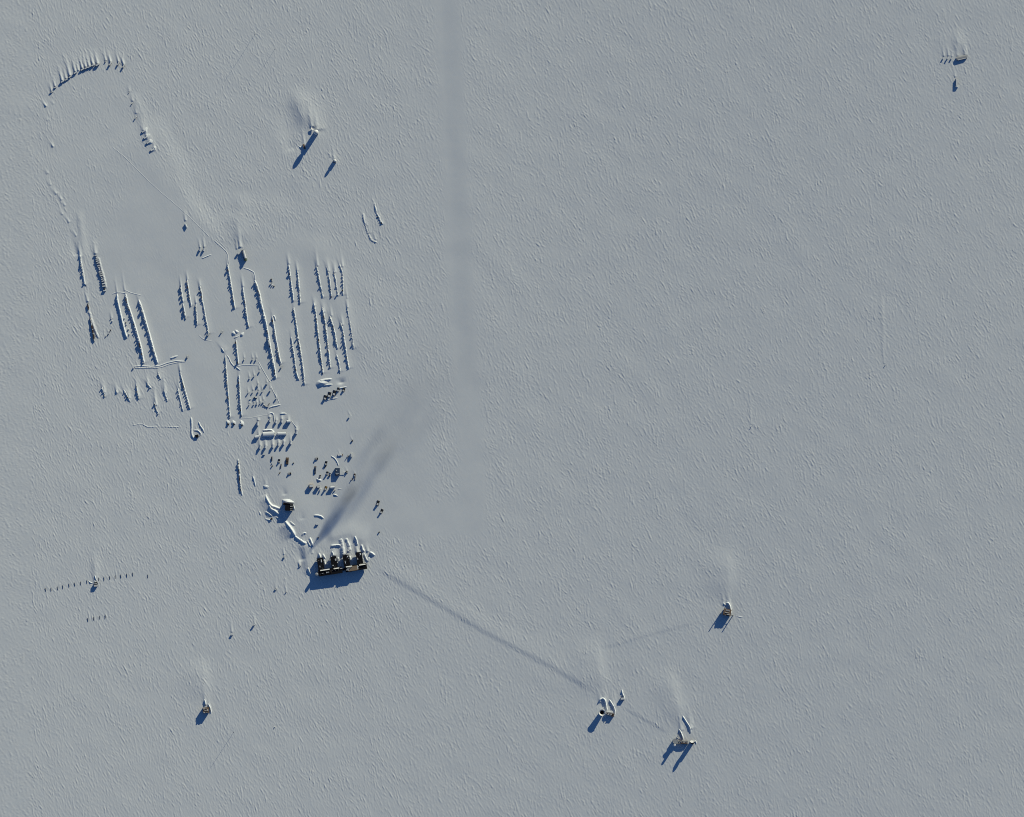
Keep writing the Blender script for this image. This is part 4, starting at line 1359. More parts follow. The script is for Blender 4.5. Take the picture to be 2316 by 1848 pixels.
# ------------------------------------------------------------------ garage by the bright banks
g = thing('garage_building', 'big dark garage with a drift over its back, at the foot of the bright banks', 'garage', at('V2', 1620, 430), -0.06)
b = MB()
b.box((0, -1.5, 0), (17, 17, 8.2), M_GREY)
bo = b.build('wall', g)
b = MB()
b.box((0, -1.5, 8.2), (17.6, 17.6, 0.4), M_ROOF)
b.build('roof', g)
for k, y in enumerate((-8.5, -4.5, -0.5, 3.2)):
    b = MB()
    b.box((5.2, y, 8.6), (5.5, 1.1, 0.9), M_PALE if k % 2 else M_WHITE)
    b.build('roof_unit', g)
b = MB()
b.box((-11.1, 5.0, 0), (5.0, 5.0, 6.2), M_BROWN)
b.box((-11.1, 5.0, 6.2), (5.4, 5.4, 0.3), M_ROOF)
b.build('annex', g)
b = MB()
b.box((-8.56, -4, 0.2), (0.12, 5, 4.4), M_STEEL)
b.build('door', bo)
b = MB()
b.box((0, 7.45, 8.6), (17.0, 0.6, 1.2), M_WHITE)
b.build('parapet', g)
mound('snow_drift', at('V2', 1560, 260), 16, 6, 5.2, -0.1, 'steep snow drift banked over the back of the garage', 'snow mound', None, 220, 1.1)
berm('snow_windrow', pts('V2', (1790, 380), (1815, 480), (1840, 590)), 1.2, 1.6, 1.6, 'thin white bank along the right side of the garage', 'windrow', None, 0.15, 170)
place(CR, *at('V2', 930, 920), ground_z(*at('V2', 930, 920)), 0.7, 'dark crate at the lower tip of the scour hollow', None, 1.5, 2)

# ------------------------------------------------------------------ far-sector buildings
# workshop with a big round shield
mp = thing('shield_building', 'grey laboratory block beside a round white-rimmed shield', 'laboratory', at('D1', 585, 805), math.radians(-9))
b = MB()
b.box((1, 0, 0), (17, 8.5, 4.2), M_PALE)
b.box((8, -1.5, 0), (6, 7, 5.2), M_BROWN)
bo = b.build('wall', mp)
b = MB()
b.box((1, 0.6, 4.2), (16.6, 7.2, 0.3), M_PALE)
for u, v in ((-4, 1), (-1, -1.5), (2, 1.5), (5, -1), (8, 0.5)):
    b.box((u, v, 4.5 if u < 5 else 5.2), (2.0, 1.5, 1.2), M_WHITE if u % 2 else M_BROWN)
b.build('roof', mp)
for u in (-5, -1, 3):
    b = MB()
    b.box((u, -4.3, 1.6), (1.4, 0.1, 1.0), M_GLASS)
    b.build('window', bo)
sh = MB()
cx_, cy_ = -16.5, 1.0
ri, ro = 5.4, 7.3
n = 32
vs, fs = [], []
for r_, z_ in ((4.2, 3.2), (4.45, 8.6), (7.3, 11.5), (5.4, 2.0), (5.0, -1.0)):
    for k in range(n):
        t = 2 * math.pi * k / n
        vs.append((cx_ + r_ * math.cos(t), cy_ + r_ * math.sin(t), z_))
for q in range(4):
    for k in range(n):
        k2 = (k + 1) % n
        fs.append((q * n + k, q * n + k2, (q + 1) * n + k2, (q + 1) * n + k))
sh.add(vs[:2 * n], fs[:n], M_GREY)
sh.add(vs[n:], [tuple(i - n for i in f) for f in fs[n:]], M_PALE)
vs, fs = [], []
for r_, z_ in ((7.4, 11.3), (7.8, 11.75), (7.2, 12.0), (4.5, 8.6)):
    for k in range(n):
        t = 2 * math.pi * k / n
        vs.append((cx_ + r_ * math.cos(t), cy_ + r_ * math.sin(t), z_))
for q in range(3):
    for k in range(n):
        k2 = (k + 1) % n
        fs.append((q * n + k, q * n + k2, (q + 1) * n + k2, (q + 1) * n + k))
sh.add(vs, fs, M_WHITE)
o_ = sh.build('ground_shield', mp)
b = MB()
b.lathe((cx_, cy_, 2.6), [(4.4, 0), (4.4, 0.5)], M_BLACK, n)
b.rod((cx_, cy_, 3.1), (cx_ + 0.6, cy_ + 0.8, 8.5), 1.4, M_BLACK, 14)
b.build('telescope_tube', o_)
for sh_, q, wl_, wr_, h_, t_ in (
        ('D1', ((445, 650), (465, 605), (505, 590), (532, 620), (545, 690), (560, 765)), 1.8, 2.2, 2.4, 'hooked bright snow collar behind the round shield'),
        ('D1', ((585, 610), (615, 650), (650, 710), (668, 770), (655, 830), (630, 855)), 1.4, 2.0, 2.0, 'curved snow rim wrapped round the right end of the shield building'),
        ('D1', ((755, 470), (765, 520), (790, 580), (795, 620)), 1.2, 1.8, 1.6, 'bright snow spike behind the lone small hut'),
        ('D1', ((1530, 1010), (1560, 1060), (1580, 1110), (1585, 1150)), 1.6, 2.4, 2.2, 'left snow collar behind the telescope laboratory'),
        ('D1', ((1580, 830), (1630, 910), (1670, 970), (1690, 1020), (1685, 1070)), 1.6, 2.6, 1.6, 'long curved snow collar behind the dish'),
        ('D1', ((1740, 1160), (1768, 1190), (1760, 1220)), 1.2, 1.2, 1.2, 'small bright snow rim right of the dish'),
        ('D2', ((1000, 530), (1060, 520), (1110, 590), (1140, 720), (1150, 830)), 1.6, 2.4, 2.6, 'bright curved snow collar behind the cable tower laboratory'),
        ('D2', ((920, 530), (960, 560), (990, 600)), 1.0, 1.4, 1.4, 'short left arm of the snow collar behind the cable tower laboratory'),
        ('S2', ((330, 320), (350, 370), (355, 430)), 1.4, 1.6, 1.8, 'bright snow ridge touching the back of the observatory block'),
        ('S2', ((400, 400), (435, 470), (455, 540), (440, 580)), 1.2, 2.6, 1.8, 'dark-sided snow rim right of the observatory block'),
        ('S1', ((1115, 330), (1135, 390), (1150, 440)), 1.2, 1.6, 1.6, 'bright snow spike behind the small instrument hut'),
        ('S1', ((1000, 440), (1040, 480), (1090, 485)), 1.2, 1.4, 1.0, 'dark-edged ridge left of the small instrument hut')):
    berm('snow_windrow', pts(sh_, *q), wl_, wr_, h_, t_, 'windrow', None, 0.2, 300 + len(t_), end=5.0)

hut = shed('storage_hut', 'lone small hut with a white roof edge right of the round shield', at('D1', 765, 600), 8.5, 5.0, 4.0, 0.1, vault=False, roofm=M_PALE, cat='hut', skids=False)

# telescope laboratory with dish
tl = thing('telescope_building', 'long telescope laboratory with a dish at its right end', 'laboratory', at('D1', 1575, 1185), math.radians(-2))
b = MB()
b.box((0, -0.5, 0.6), (26, 7.5, 4.6), M_BROWN)
b.box((-15, 1.5, 0.6), (10, 10, 6.0), M_GREY)
bo = b.build('wall', tl)
b = MB()
b.box((0, -0.2, 5.2), (26, 6.0, 0.3), M_PALE)
b.box((4, -2.0, 5.5), (14, 1.6, 0.8), M_WOOD)
for u, v in ((-7, 1.5), (-3, 0.8), (1, 1.6), (9, 1.2)):
    b.box((u, v, 5.5), (2.4, 1.4, 0.9), M_STEEL)
b.build('roof', tl)
b = MB()
b.box((-15, 1.5, 6.6), (10.4, 10.4, 0.3), M_PALE)
b.build('roof', tl)
for u in (-8, -4, 0, 4, 8):
    b = MB()
    b.box((u, -4.3, 2.6), (1.5, 0.1, 0.9), M_GLASS)
    b.build('window', bo)
# left shield cone
b = MB()
b.lathe((-16.5, 2.0, 6.9), [(3.0, 0), (5.4, 3.6), (5.6, 3.6), (5.2, 3.4)], M_PALE, 24)
b.lathe((-17.0, -7.0, -1), [(2.6, 0), (2.6, 13.2), (2.2, 14.2)], M_WHITE, 20)
b.build('telescope_shield', tl)
# the big dish
ds = MB()
ds.lathe((22.5, 1.2, -1.0), [(5.0, 0), (5.0, 8.0), (4.7, 14.6), (4.2, 15.0)], M_GREY, 24)
for s_ in (-1, 1):
    ds.box((22.5 + s_ * 2.6, 1.2, 10), (0.9, 3.0, 4.5), M_STEEL)
dsh = ds.build('dish_mount', tl)
vs, fs = [], []
nr, na = 7, 28
D_N = Vector((-0.25, 0.75, 0.62)).normalized()
da = D_N.orthogonal().normalized()
db = D_N.cross(da)
cc = Vector((22.8, 2.6, 16.6))
for side in (0, 1):
    for q in range(nr + 1):
        r_ = 5.2 * q / nr
        for k in range(na):
            t = 2 * math.pi * k / na
            p = cc + da * r_ * math.cos(t) + db * r_ * math.sin(t) + D_N * (0.055 * r_ * r_ - 0.5 * side)
            vs.append(tuple(p))
for side in (0, 1):
    o0 = side * (nr + 1) * na
    for q in range(nr):
        for k in range(na):
            k2 = (k + 1) % na
            f = (o0 + q * na + k, o0 + q * na + k2, o0 + (q + 1) * na + k2, o0 + (q + 1) * na + k)
            fs.append(f if side == 0 else f[::-1])
rim = nr * na
for k in range(na):
    k2 = (k + 1) % na
    fs.append((rim + k, rim + k2, (nr + 1) * na + rim + k2, (nr + 1) * na + rim + k))
b = MB()
b.add(vs, fs, M_WHITE)
b.build('dish', tl, smooth=False)
b = MB()
for t in (0.3, 2.4, 4.5):
    b.rod(cc + da * 4.6 * math.cos(t) + db * 4.6 * math.sin(t) + D_N * 1.1, cc + D_N * 5.5, 0.16, M_STEEL, 6)
b.rod(cc + D_N * 5.0, cc + D_N * 6.2, 0.5, M_BLACK, 10)
b.build('receiver_boom', tl)
b = MB()
for (p, q) in (((-5, 6, 0.5), (-11, 14, 1.5)), ((-11, 14, 1.5), (-5.5, 20.5, 1.0)), ((-5.5, 20.5, 1.0), (-1.5, 12, 1.5)), ((-1.5, 12, 1.5), (-3.5, 5, 0.5))):
    b.rod(p, q, 0.35, M_STEEL, 6)
b.build('access_ramp', tl)

# laboratory with two cable towers
ic = thing('cable_laboratory', 'two-storey laboratory between two thin cable towers', 'laboratory', at('D2', 1035, 790), math.radians(-12))
b = MB()
b.box((0, 0, 0.8), (17, 15, 7.6), M_GREY)
bo = b.build('wall', ic)
b = MB()
b.box((0, 0, 8.4), (17.4, 15.4, 0.3), M_WOOD)
b.box((0, 4.4, 8.7), (9.5, 3.0, 0.5), M_PALE)
b.box((-0.5, -1.0, 8.7), (11, 1.0, 1.0), M_WHITE)
b.box((3, -4.5, 8.7), (7, 1.2, 0.9), M_WHITE)
b.box((-5.5, -5.0, 8.7), (2.5, 2.0, 0.9), M_WOOD)
b.build('roof', ic)
for s_ in (-1, 1):
    t_ = MB()
    t_.lathe((s_ * 14.2, -3.6 + s_ * 0.8 - 2, -1), [(1.0, 0), (1.0, 12.6), (0.7, 12.9)], M_GREY, 16)
    to = t_.build('cable_tower', ic)
    q = MB()
    q.box((s_ * 10.6, -3.6 + s_ * 0.8 - 2, 6.2), (5.4, 0.7, 0.7), M_STEEL)
    q.build('cable_bridge', to)
for u in (-5, 0, 5):
    for z in (2.5, 6.0):
        b = MB()
        b.box((u, -7.56, z), (1.3, 0.1, 0.9), M_GLASS)
        b.build('window', bo)
berm('snow_windrow', pts('D2', (1290, 900), (1380, 915), (1475, 925)), 1.0, 1.0, 0.6, 'short bright snow line right of the cable towers', 'windrow', None, 0.15, 171)

# clean-air hut at the lower left
ar = thing('observatory_block', 'small square observatory block with a busy roof at lower left', 'observatory', at('S2', 362, 515), math.radians(6))
b = MB()
b.box((0, 0, 0.8), (13.5, 12.5, 7.4), M_GREY)
bo = b.build('wall', ar)
b = MB()
b.box((0, 0, 8.2), (13.9, 12.9, 0.3), M_WOOD)
b.build('roof', ar)
for u, v, sx, sy, m in ((-4, 3.5, 3, 2, M_WHITE), (0.5, 3.2, 3.5, 1.2, M_PALE), (4, 0, 2.2, 4, M_WHITE), (-1, -1, 5, 1, M_WHITE), (-4.5, -4.5, 2.4, 2, M_WHITE), (1, -4.6, 4, 1.2, M_PALE)):
    b = MB()
    b.box((u, v, 8.5), (sx, sy, 1.0), m)
    b.build('roof_unit', ar)
for u in (-4, 0, 4):
    b = MB()
    b.box((u, -6.3, 5.0), (1.2, 0.1, 0.9), M_GLASS)
    b.build('window', bo)
for sx in (-5, 5):
    for sy in (-4.5, 4.5):
        b = MB()
        b.lathe((sx, sy, -1), [(0.4, 0), (0.4, 2.0)], M_STEEL, 8)
        b.build('leg', ar)

# small hut in the marker row
hh = thing('instrument_hut', 'small hut with a white roof band in the middle of the long marker row', 'hut', at('S1', 1140, 520), 0.06)
b = MB()
b.box((0, 0, 0.2), (8.0, 7.4, 4.2), M_GREY)
b.box((0.6, 5.0, 0.0), (6.0, 2.6, 3.0), M_GREY)
bo = b.build('wall', hh)
b = MB()
b.box((0, -1.6, 4.4), (8.4, 4.0, 0.4), M_WHITE)
b.box((0, 3.0, 4.4), (5.4, 1.4, 0.8), M_WHITE)
b.build('roof', hh)
b = MB()
b.box((1, -3.76, 0.4), (1.1, 0.1, 2.0), M_BROWN)
b.build('door', bo)

# radome group
rt = thing('radome_tower', 'tall tower under a white radome with a very long shadow', 'radome', at('L4', 552, 478))
b = MB()
b.box((0, 0, -1), (8.4, 8.4, 16.6), M_PALE)
for k in range(5):
    b.box((0, 0, 1.5 + k * 3), (8.6, 8.6, 0.25), M_STEEL)
tb = b.build('tower', rt)
b = MB()
b.box((0, -4.2, 0.2), (1.2, 0.15, 2.2), M_BROWN)
b.build('door', tb)
b = MB()
b.lathe((0, 0, 15.6), [(5.6 * math.cos(math.radians(a)), 5.4 + 5.6 * math.sin(math.radians(a))) for a in range(-68, 90, 9)], M_WHITE, 28)
b.build('radome', rt, smooth=True)
r2 = thing('satellite_dish', 'low white dish tucked behind the tall radome tower', 'dish', at('L4', 515, 428))
b = MB()
b.lathe((0, 0, -0.5), [(1.4, 0), (1.2, 2.4)], M_STEEL, 14)
b.build('pedestal', r2)
b = MB()
b.lathe((0, 0, 1.9), [(0.5, 0), (2.6, 0.5), (4.4, 1.7), (4.6, 1.7), (2.7, 0.75), (0.6, 0.3)], M_WHITE, 24)
b.build('dish', r2)
shed('relay_hut', 'brown-roofed hut standing in the shadow of the tall radome tower', at('L4', 420, 630), 11, 4.2, 2.8, -1.25, wall=M_WHITE, roofm=M_WOOD, vault=False, cat='hut', snow=False)
berm('snow_windrow', pts('L4', (355, 620), (385, 640), (410, 640)), 1.4, 1.4, 1.0, 'small snow lip left of the brown-roofed hut', 'windrow', None, 0.2, 172)
r3 = thing('radome_tower', 'shorter tower with a small white radome, below the tall one', 'radome', at('L4', 752, 790))
b = MB()
b.box((0, 0, -1), (6.4, 6.4, 6.6), M_PALE)
b.box((0, 0, 5.6), (6.8, 6.8, 0.3), M_STEEL)
b.build('tower', r3)
b = MB()
b.lathe((0.6, 1.2, 5.7), [(3.2 * math.cos(math.radians(a)), 3.0 + 3.2 * math.sin(math.radians(a))) for a in range(-60, 90, 10)], M_WHITE, 24)
b.build('radome', r3, smooth=True)
# fuel pits and the buried pit house
ph = shed('pit_hut', 'dark hut sunk in the round snow pit', at('L2', 1022, 1568), 7, 6, 2.6, 0.2, vault=False, roofm=M_ROOF, cat='hut', skids=False, snow=False)

# top right group
tr = thing('arch_building', 'half buried wide building with a pale roof at upper right', 'building', at('D3', 1000, 780), math.radians(13))
b = MB()
b.box((0, 0, -0.5), (23, 8.0, 3.0), M_GREY)
bo = b.build('wall', tr)
b = MB()
b.vault((0, 0.4, 2.5), (23, 7.6), M_PALE, 1.0)
b.build('roof', tr)
for u in (-8, -3, 3, 8):
    b = MB()
    b.box((u, -4.06, 0.8), (1.6, 0.1, 0.9), M_GLASS)
    b.build('window', bo)
b = MB()
b.box((0.5, -2.6, 3.2), (20, 1.6, 0.4), M_WHITE)
b.build('roof_edge', tr)
for n, (x, y) in enumerate(((555, 790), (665, 785), (758, 790))):
    shed('fin_hut', 'slim snow-tailed hut, ' + ('left', 'middle', 'right')[n] + ' of the three at upper right', at('D3', x, y), 4.2, 2.4, 2.2 + 0.8 * (n == 1), 1.15,
         cat='hut', group='slim huts at upper right', skids=False)
lh = shed('long_hut', 'long narrow dark-sided hut below the half buried wide building', at('D3', 878, 1380), 19, 3.2, 3.2, HALF - 0.02, vault=False, roofm=M_WHITE, cat='hut', skids=False)
b = MB()
b.box((-9.4, -1.4, 0), (2.0, 5.0, 3.3), M_WHITE)
b.build('porch', lh)

# drum-roofed store at the head of the yard
gs = thing('green_store', 'white and green roofed store with a big navy shadow at the head of the yard', 'store', at('V3', 1640, 1050), math.radians(-74))
b = MB()
b.box((0, 0, 0), (25, 5.6, 4.6), M_GREY)
bo = b.build('wall', gs)
b = MB()
b.vault((-2, 0.8, 4.6), (18, 4.8), M_WHITE, 1.6)
b.build('roof', gs)
b = MB()
b.vault((10.6, 0.2, 4.6), (4.6, 5.8), M_GREEN, 2.2)
b.build('roof', gs, label='dull green end section of the roof')
for u, v in ((-10, -1.8), (-6.5, -2.0), (-3, -1.6)):
    b = MB()
    b.box((u, v, 4.6), (2.2, 1.6, 1.0), M_STEEL)
    b.build('roof_unit', gs)
shed('lean_hut', 'small white-roofed hut left of the green-ended store', at('V3', 1495, 1010), 4, 3.4, 3.6, 0.4, vault=False, roofm=M_WHITE, cat='hut')
for x, y, t in ((575, 900, 'left hut of the pair above the dark-edged ridge'), (668, 905, 'right hut of the pair above the dark-edged ridge')):
    shed('tail_hut', 'snow-tailed ' + t, at('V3', x, y), 7.0, 3.6, 3.2, 1.25, cat='hut', skids=False)
shed('tail_hut', 'solitary dark hut in the open below the loop track', at('V3', 228, 330), 9.0, 3.0, 2.4, -1.15, cat='hut', skids=False)

# ------------------------------------------------------------------ vehicles and loose gear
def tracked(label, xy, rz, body=M_GREY, L=6.5, W=3.4, h=3.0, blade=True, boom=False, cat='vehicle', name='tracked_vehicle'):
    o = thing(name, label, cat, xy, rz, sink=0.05)
    for s_ in (-1, 1):
        t = MB()
        t.box((0, s_ * (W / 2 - 0.35), 0.0), (L * 0.9, 0.7, 0.25), M_BLACK, taper=1.0)
        t.box((0, s_ * (W / 2 - 0.35), 0.25), (L, 0.7, 0.55), M_BLACK, taper=0.96)
        t.build('track', o)
    b = MB()
    b.box((0.3, 0, 0.7), (L * 0.92, W * 0.62, h * 0.36), body)
    b.box((L * 0.25, 0, 0.7 + h * 0.36), (L * 0.42, W * 0.55, 0.35), body, taper=0.9)
    b.build('body', o)
    c = MB()
    c.box((-L * 0.16, 0, 0.7 + h * 0.36), (L * 0.34, W * 0.66, h * 0.42), M_GLASS, taper=0.9)
    co_ = c.build('cab', o)
    r = MB()
    r.box((-L * 0.16, 0, 0.72 + h * 0.78), (L * 0.36, W * 0.68, 0.15), M_WHITE)
    r.build('cab_roof', co_)
    if blade:
        k = MB()
        k.box((L * 0.6, 0, 0.1), (0.25, W * 1.15, 1.1), M_STEEL)
        k.box((L * 0.5, W * 0.3, 0.5), (L * 0.24, 0.2, 0.2), M_STEEL)
        k.box((L * 0.5, -W * 0.3, 0.5), (L * 0.24, 0.2, 0.2), M_STEEL)
        k.build('blade', o)
    if boom:
        k = MB()
        k.rod((L * 0.3, 0, h * 0.6), (L * 1.5, 0.2, h * 1.3), 0.3, M_OCHRE, 8)
        k.build('boom', o)
    return o


def sledge(label, xy, rz, L=12, W=3.0, load=None, h=1.0, cat='sledge'):
    o = thing('cargo_sledge', label, cat, xy, rz, sink=0.05)
    for s_ in (-1, 1):
        b = MB()
        b.box((0, s_ * W * 0.36, 0), (L, 0.35, 0.4), M_BROWN)
        b.rod((L / 2, s_ * W * 0.36, 0.2), (L / 2 + 0.7, s_ * W * 0.36, 0.8), 0.17, M_BROWN, 6)
        b.build('runner', o)
    b = MB()
    n = int(L / 0.6)
    for k in range(n):
        b.box((-L / 2 + (k + 0.5) * L / n, 0, 0.4), (L / n * 0.9, W, 0.15), M_WOOD)
    b.build('deck', o)
    if load:
        b = MB()
        b.box((-L * 0.06, 0, 0.55), (L * 0.8, W * 0.86, h), load, taper=0.94)
        b.box((L * 0.1, 0, 0.55 + h), (L * 0.25, W * 0.5, 0.4), load)
        b.build('load', o)
    return o


def tank(label, xy, rz, L=6, r=1.2, m=M_PALE):
    o = thing('fuel_tank', label, 'tank', xy, rz, sink=0.05)
    b = MB()
    b.rod((-L / 2, 0, r + 0.4), (L / 2, 0, r + 0.4), r, m, 18)
    b.rod((-L / 2 - 0.3, 0, r + 0.4), (-L / 2, 0, r + 0.4), r * 0.6, m, 18, r)
    b.rod((L / 2, 0, r + 0.4), (L / 2 + 0.3, 0, r + 0.4), r, m, 18, r * 0.6)
    b.build('shell', o)
    b = MB()
    for u in (-0.3, 0.3):
        b.box((u * L, 0, 0), (0.4, r * 1.7, 0.6), M_BROWN)
    b.build('cradle', o)
    b = MB()
    b.lathe((0, 0, 2 * r + 0.3), [(0.35, 0), (0.35, 0.4)], M_STEEL, 10)
    b.build('hatch', o)
    return o


# dark depot below the sheds
sledge('long narrow dark sledge at the left of the depot below the shed rows', at('C3', 540, 845), 1.55, 10, 2.2, M_GREY, 1.2)
place(CR, *at('C3', 543, 920), ground_z(*at('C3', 543, 920)), 0.2, 'small crate under the long narrow dark sledge', None, 0.8, 1)
place(CR, *at('C3', 545, 965), ground_z(*at('C3', 545, 965)), 0.9, 'lowest small crate in line with the long narrow dark sledge', None, 1.1, 2)
tracked('dark tracked vehicle in the middle of the depot below the shed rows', at('C3', 658, 885), 1.5, L=8, W=4.0)
sledge('thin dark sledge parked below the depot vehicle', at('C3', 688, 965), 1.45, 10, 1.8, M_BROWN, 0.9)
sledge('wide grey-brown loaded sledge at the right of the depot below the shed rows', at('C3', 788, 882), 1.5, 16, 6.5, M_BROWN, 1.6)
place(CR, *at('C3', 890, 915), ground_z(*at('C3', 890, 915)), 0.3, 'tiny lone crate right of the wide loaded sledge', None, 0.9, 2)
sledge('short dark sledge in the open below the depot', at('C3', 665, 1078), 1.0, 5.5, 1.8, M_GREY, 0.9)
tracked('loader with outspread arms below the wide loaded sledge', at('C3', 825, 1088), 0.2, L=6.5, W=4.5, h=2.6)
# vehicle park
tracked('square dark truck at the top left of the vehicle park', at('C3', 1265, 845), 0.1, L=6.5, W=4.6, h=3.0, blade=False)
sledge('long grey-blue loaded sledge on the left edge of the vehicle park', at('V1', 245, 440), 1.5, 17, 4.2, M_BLUE, 1.4)
tracked('dark crawler with a pale side, upper middle of the vehicle park', at('V1', 715, 160), 1.35, L=9, W=4.6, h=3.2)
sledge('low dark drawbar sledge under the upper middle crawler', at('V1', 690, 300), 0.9, 7, 2.0, M_GREY, 0.7)
tracked('purple-grey tractor left of the navy workshop', at('V1', 770, 590), 1.3, L=7.5, W=4.6, h=4.2)
place(DR, *at('V1', 900, 560), ground_z(*at('V1', 900, 560)), 0.3, 'pallet of drums by the purple-grey tractor', None, 1.1)
place(CR, *at('V1', 870, 685), ground_z(*at('V1', 870, 685)), 0.3, 'dark crate below the pallet of drums in the vehicle park', None, 1.3, 2)
nw = shed('navy_workshop', 'navy blue workshop on skids with a thin white ridge, in the vehicle park', at('V1', 1210, 520), 17, 10.5, 4.6, HALF, wall=M_BLUE, roofm=M_BLUE, vault=False, cat='workshop', snow=False)
b = MB()
b.box((-4.0, 0, 4.9), (0.9, 7.5, 0.7), M_WHITE)
b.build('roof_vent', nw)
b = MB()
b.box((3.0, 2.0, 4.9), (2.2, 1.6, 0.8), M_WHITE)
b.box((-6.4, 1.0, 4.9), (2.6, 5.0, 0.5), M_STEEL)
b.build('roof_unit', nw)
cr = tracked('black crane carrier with a pale boom pointing at the navy workshop', at('V1', 1610, 535), 2.9, L=5.5, W=4.2, h=3.0, blade=False, cat='crane', name='crane_carrier')
b = MB()
b.rod((1.5, 0, 2.6), (12.5, 0.4, 3.2), 0.55, M_WHITE, 8, 0.35)
b.build('boom', cr)
tracked('small white-roofed loader between truck sledge and banked drift', at('V1', 460, 720), 1.4, L=6, W=2.8, h=2.6)
mound('snow_heap', at('V1', 415, 870), 6, 3.2, 2.2, -0.3, 'triangular white snow heap at the lower left of the vehicle park', 'snow mound', None, 260)
sledge('white-loaded sledge at the top of the vehicle park', at('C3', 1650, 785), 0.1, 12, 4, SNOW, 1.2)
tracked('small dark vehicle casting a thin shadow at the top right of the vehicle park', at('C3', 1772, 808), 0.9, L=4.5, W=2.6, h=3.2, blade=False)
shed('tall_box', 'tall pale box van at the top right of the vehicle park', at('C3', 1832, 790), 9, 3.6, 3.6, HALF, wall=M_PALE, vault=False, roofm=M_PALE, cat='van')
tracked('bulldozer, upper one of the pair at the right edge of the vehicle park', at('C3', 1885, 1115), 1.5, body=M_BROWN, L=6.5, W=3.6, h=2.8)
tracked('dark tractor, lower left one of the pair at the right edge of the vehicle park', at('C3', 1840, 1180), 0.8, L=5.0, W=2.4, h=2.6, blade=False)
sledge('thin pale sledge beside the pair at the right edge of the vehicle park', at('C3', 1890, 1170), 1.5, 7, 1.8, M_PALE, 0.6)
place(CR, *at('C3', 1845, 555), ground_z(*at('C3', 1845, 555)), 0.6, 'small dark box with a drift between vehicle park and small lone hut', None, 1.2, 2)
shed('tail_hut', 'small lone leaning hut right of the camp lane', at('C4', 1972, 1282), 6, 3.0, 2.2, 1.0, wall=M_PALE, cat='hut', skids=False)
# row of tall machines under the vehicle park
shed('machine_shed', 'ochre and white machine shed at the left of the tall row under the vehicle park', at('V1', 70, 1130), 9, 7.0, 5.2, 0.1, wall=M_OCHRE, vault=False, roofm=M_WOOD, cat='shed')
shed('machine_shed', 'black tall machine shed, second in the tall row under the vehicle park', at('V1', 380, 1170), 6.5, 5.0, 5.0, 0.1, wall=M_GREY, roofm=M_ROOF, vault=False, cat='shed')
tracked('ochre and black excavator with a white cab, third in the tall row', at('V1', 700, 1240), 1.2, body=M_OCHRE, L=9, W=5.5, h=5.0)
shed('machine_shed', 'white-topped machine shed at the right of the tall row under the vehicle park', at('V1', 1000, 1190), 9.5, 4.4, 4.6, 0.15, wall=M_GREY, cat='shed')
tank('pale tank in front of the black machine shed', at('V1', 470, 1300), 1.2, 6, 1.5, M_WHITE)
tank('small pale tank by the white-topped machine shed', at('V1', 1090, 1330), 0.6, 4, 1.0, M_PALE)
b = thing('boom_pole', 'long thin white pole lying between excavator and white-topped shed', 'pole', at('V1', 850, 1260), 1.15, sink=0)
q = MB()
q.rod((-9, 0, 0.6), (9, 0, 0.9), 0.5, M_WHITE, 8)
q.build('pole', b)
q = MB()
for u in (-7, 7):
    q.box((u, 0, 0), (0.5, 1.6, 0.5), M_BROWN)
q.build('trestle', b)
berm('snow_windrow', pts('V1', (1000, 1500), (1100, 1500), (1170, 1530), (1230, 1590)), 1.4, 1.4, 1.5, 'small bright arrow-shaped ridge below the tall row', 'windrow', None, 0.15, 180)
berm('snow_windrow', pts('V1', (1180, 1290), (1300, 1260), (1430, 1240)), 0.9, 0.9, 0.5, 'short faint ridge right of the tall row', 'windrow', None, 0.15, 181)
# five parked machines under the big mound
for n, (x, y, L, W, h) in enumerate(((1620, 1015, 10, 7.4, 3.8), (1678, 975, 12, 6.8, 3.6), (1750, 950, 12, 7.0, 3.6), (1808, 900, 9, 5.4, 3.2), (1885, 900, 9, 5.6, 3.0))):
    tracked('dark snow tractor, ' + ORD[n] + ' from the left in the slanting row under the big mound', at('C4', x, y), 1.3, body=M_GREY, L=L, W=W, h=h, blade=n < 4)
berm('snow_windrow', pts('C4', (1790, 890), (1850, 870), (1930, 855)), 1.4, 1.4, 1.3, 'white bank behind the right end of the tractor row', 'windrow', None, 0.2, 182)
berm('snow_windrow', pts('C4', (1605, 1060), (1700, 1030), (1800, 1015)), 1.2, 1.2, 0.8, 'low white lip in front of the tractor row', 'windrow', None, 0.3, 183)
# right of the plume
tracked('large dark crawler, upper one of the two right of the smoke', at('C2', 1850, 395), 1.3, L=11, W=6, h=4.4)
tracked('large dark crawler with white cab, lower one of the two right of the smoke', at('C2', 1905, 520), 1.1, L=10, W=5.5, h=4.0)
place(CN, *at('C2', 925, 715), ground_z(*at('C2', 925, 715)), 0.2, 'small white container below the peaked ridge', None, 1.0, 2)
place(CR, *at('C2', 1870, 835), ground_z(*at('C2', 1870, 835)), 0.8, 'tiny lone dark crate above the right end of the station', None, 1.1, 2)
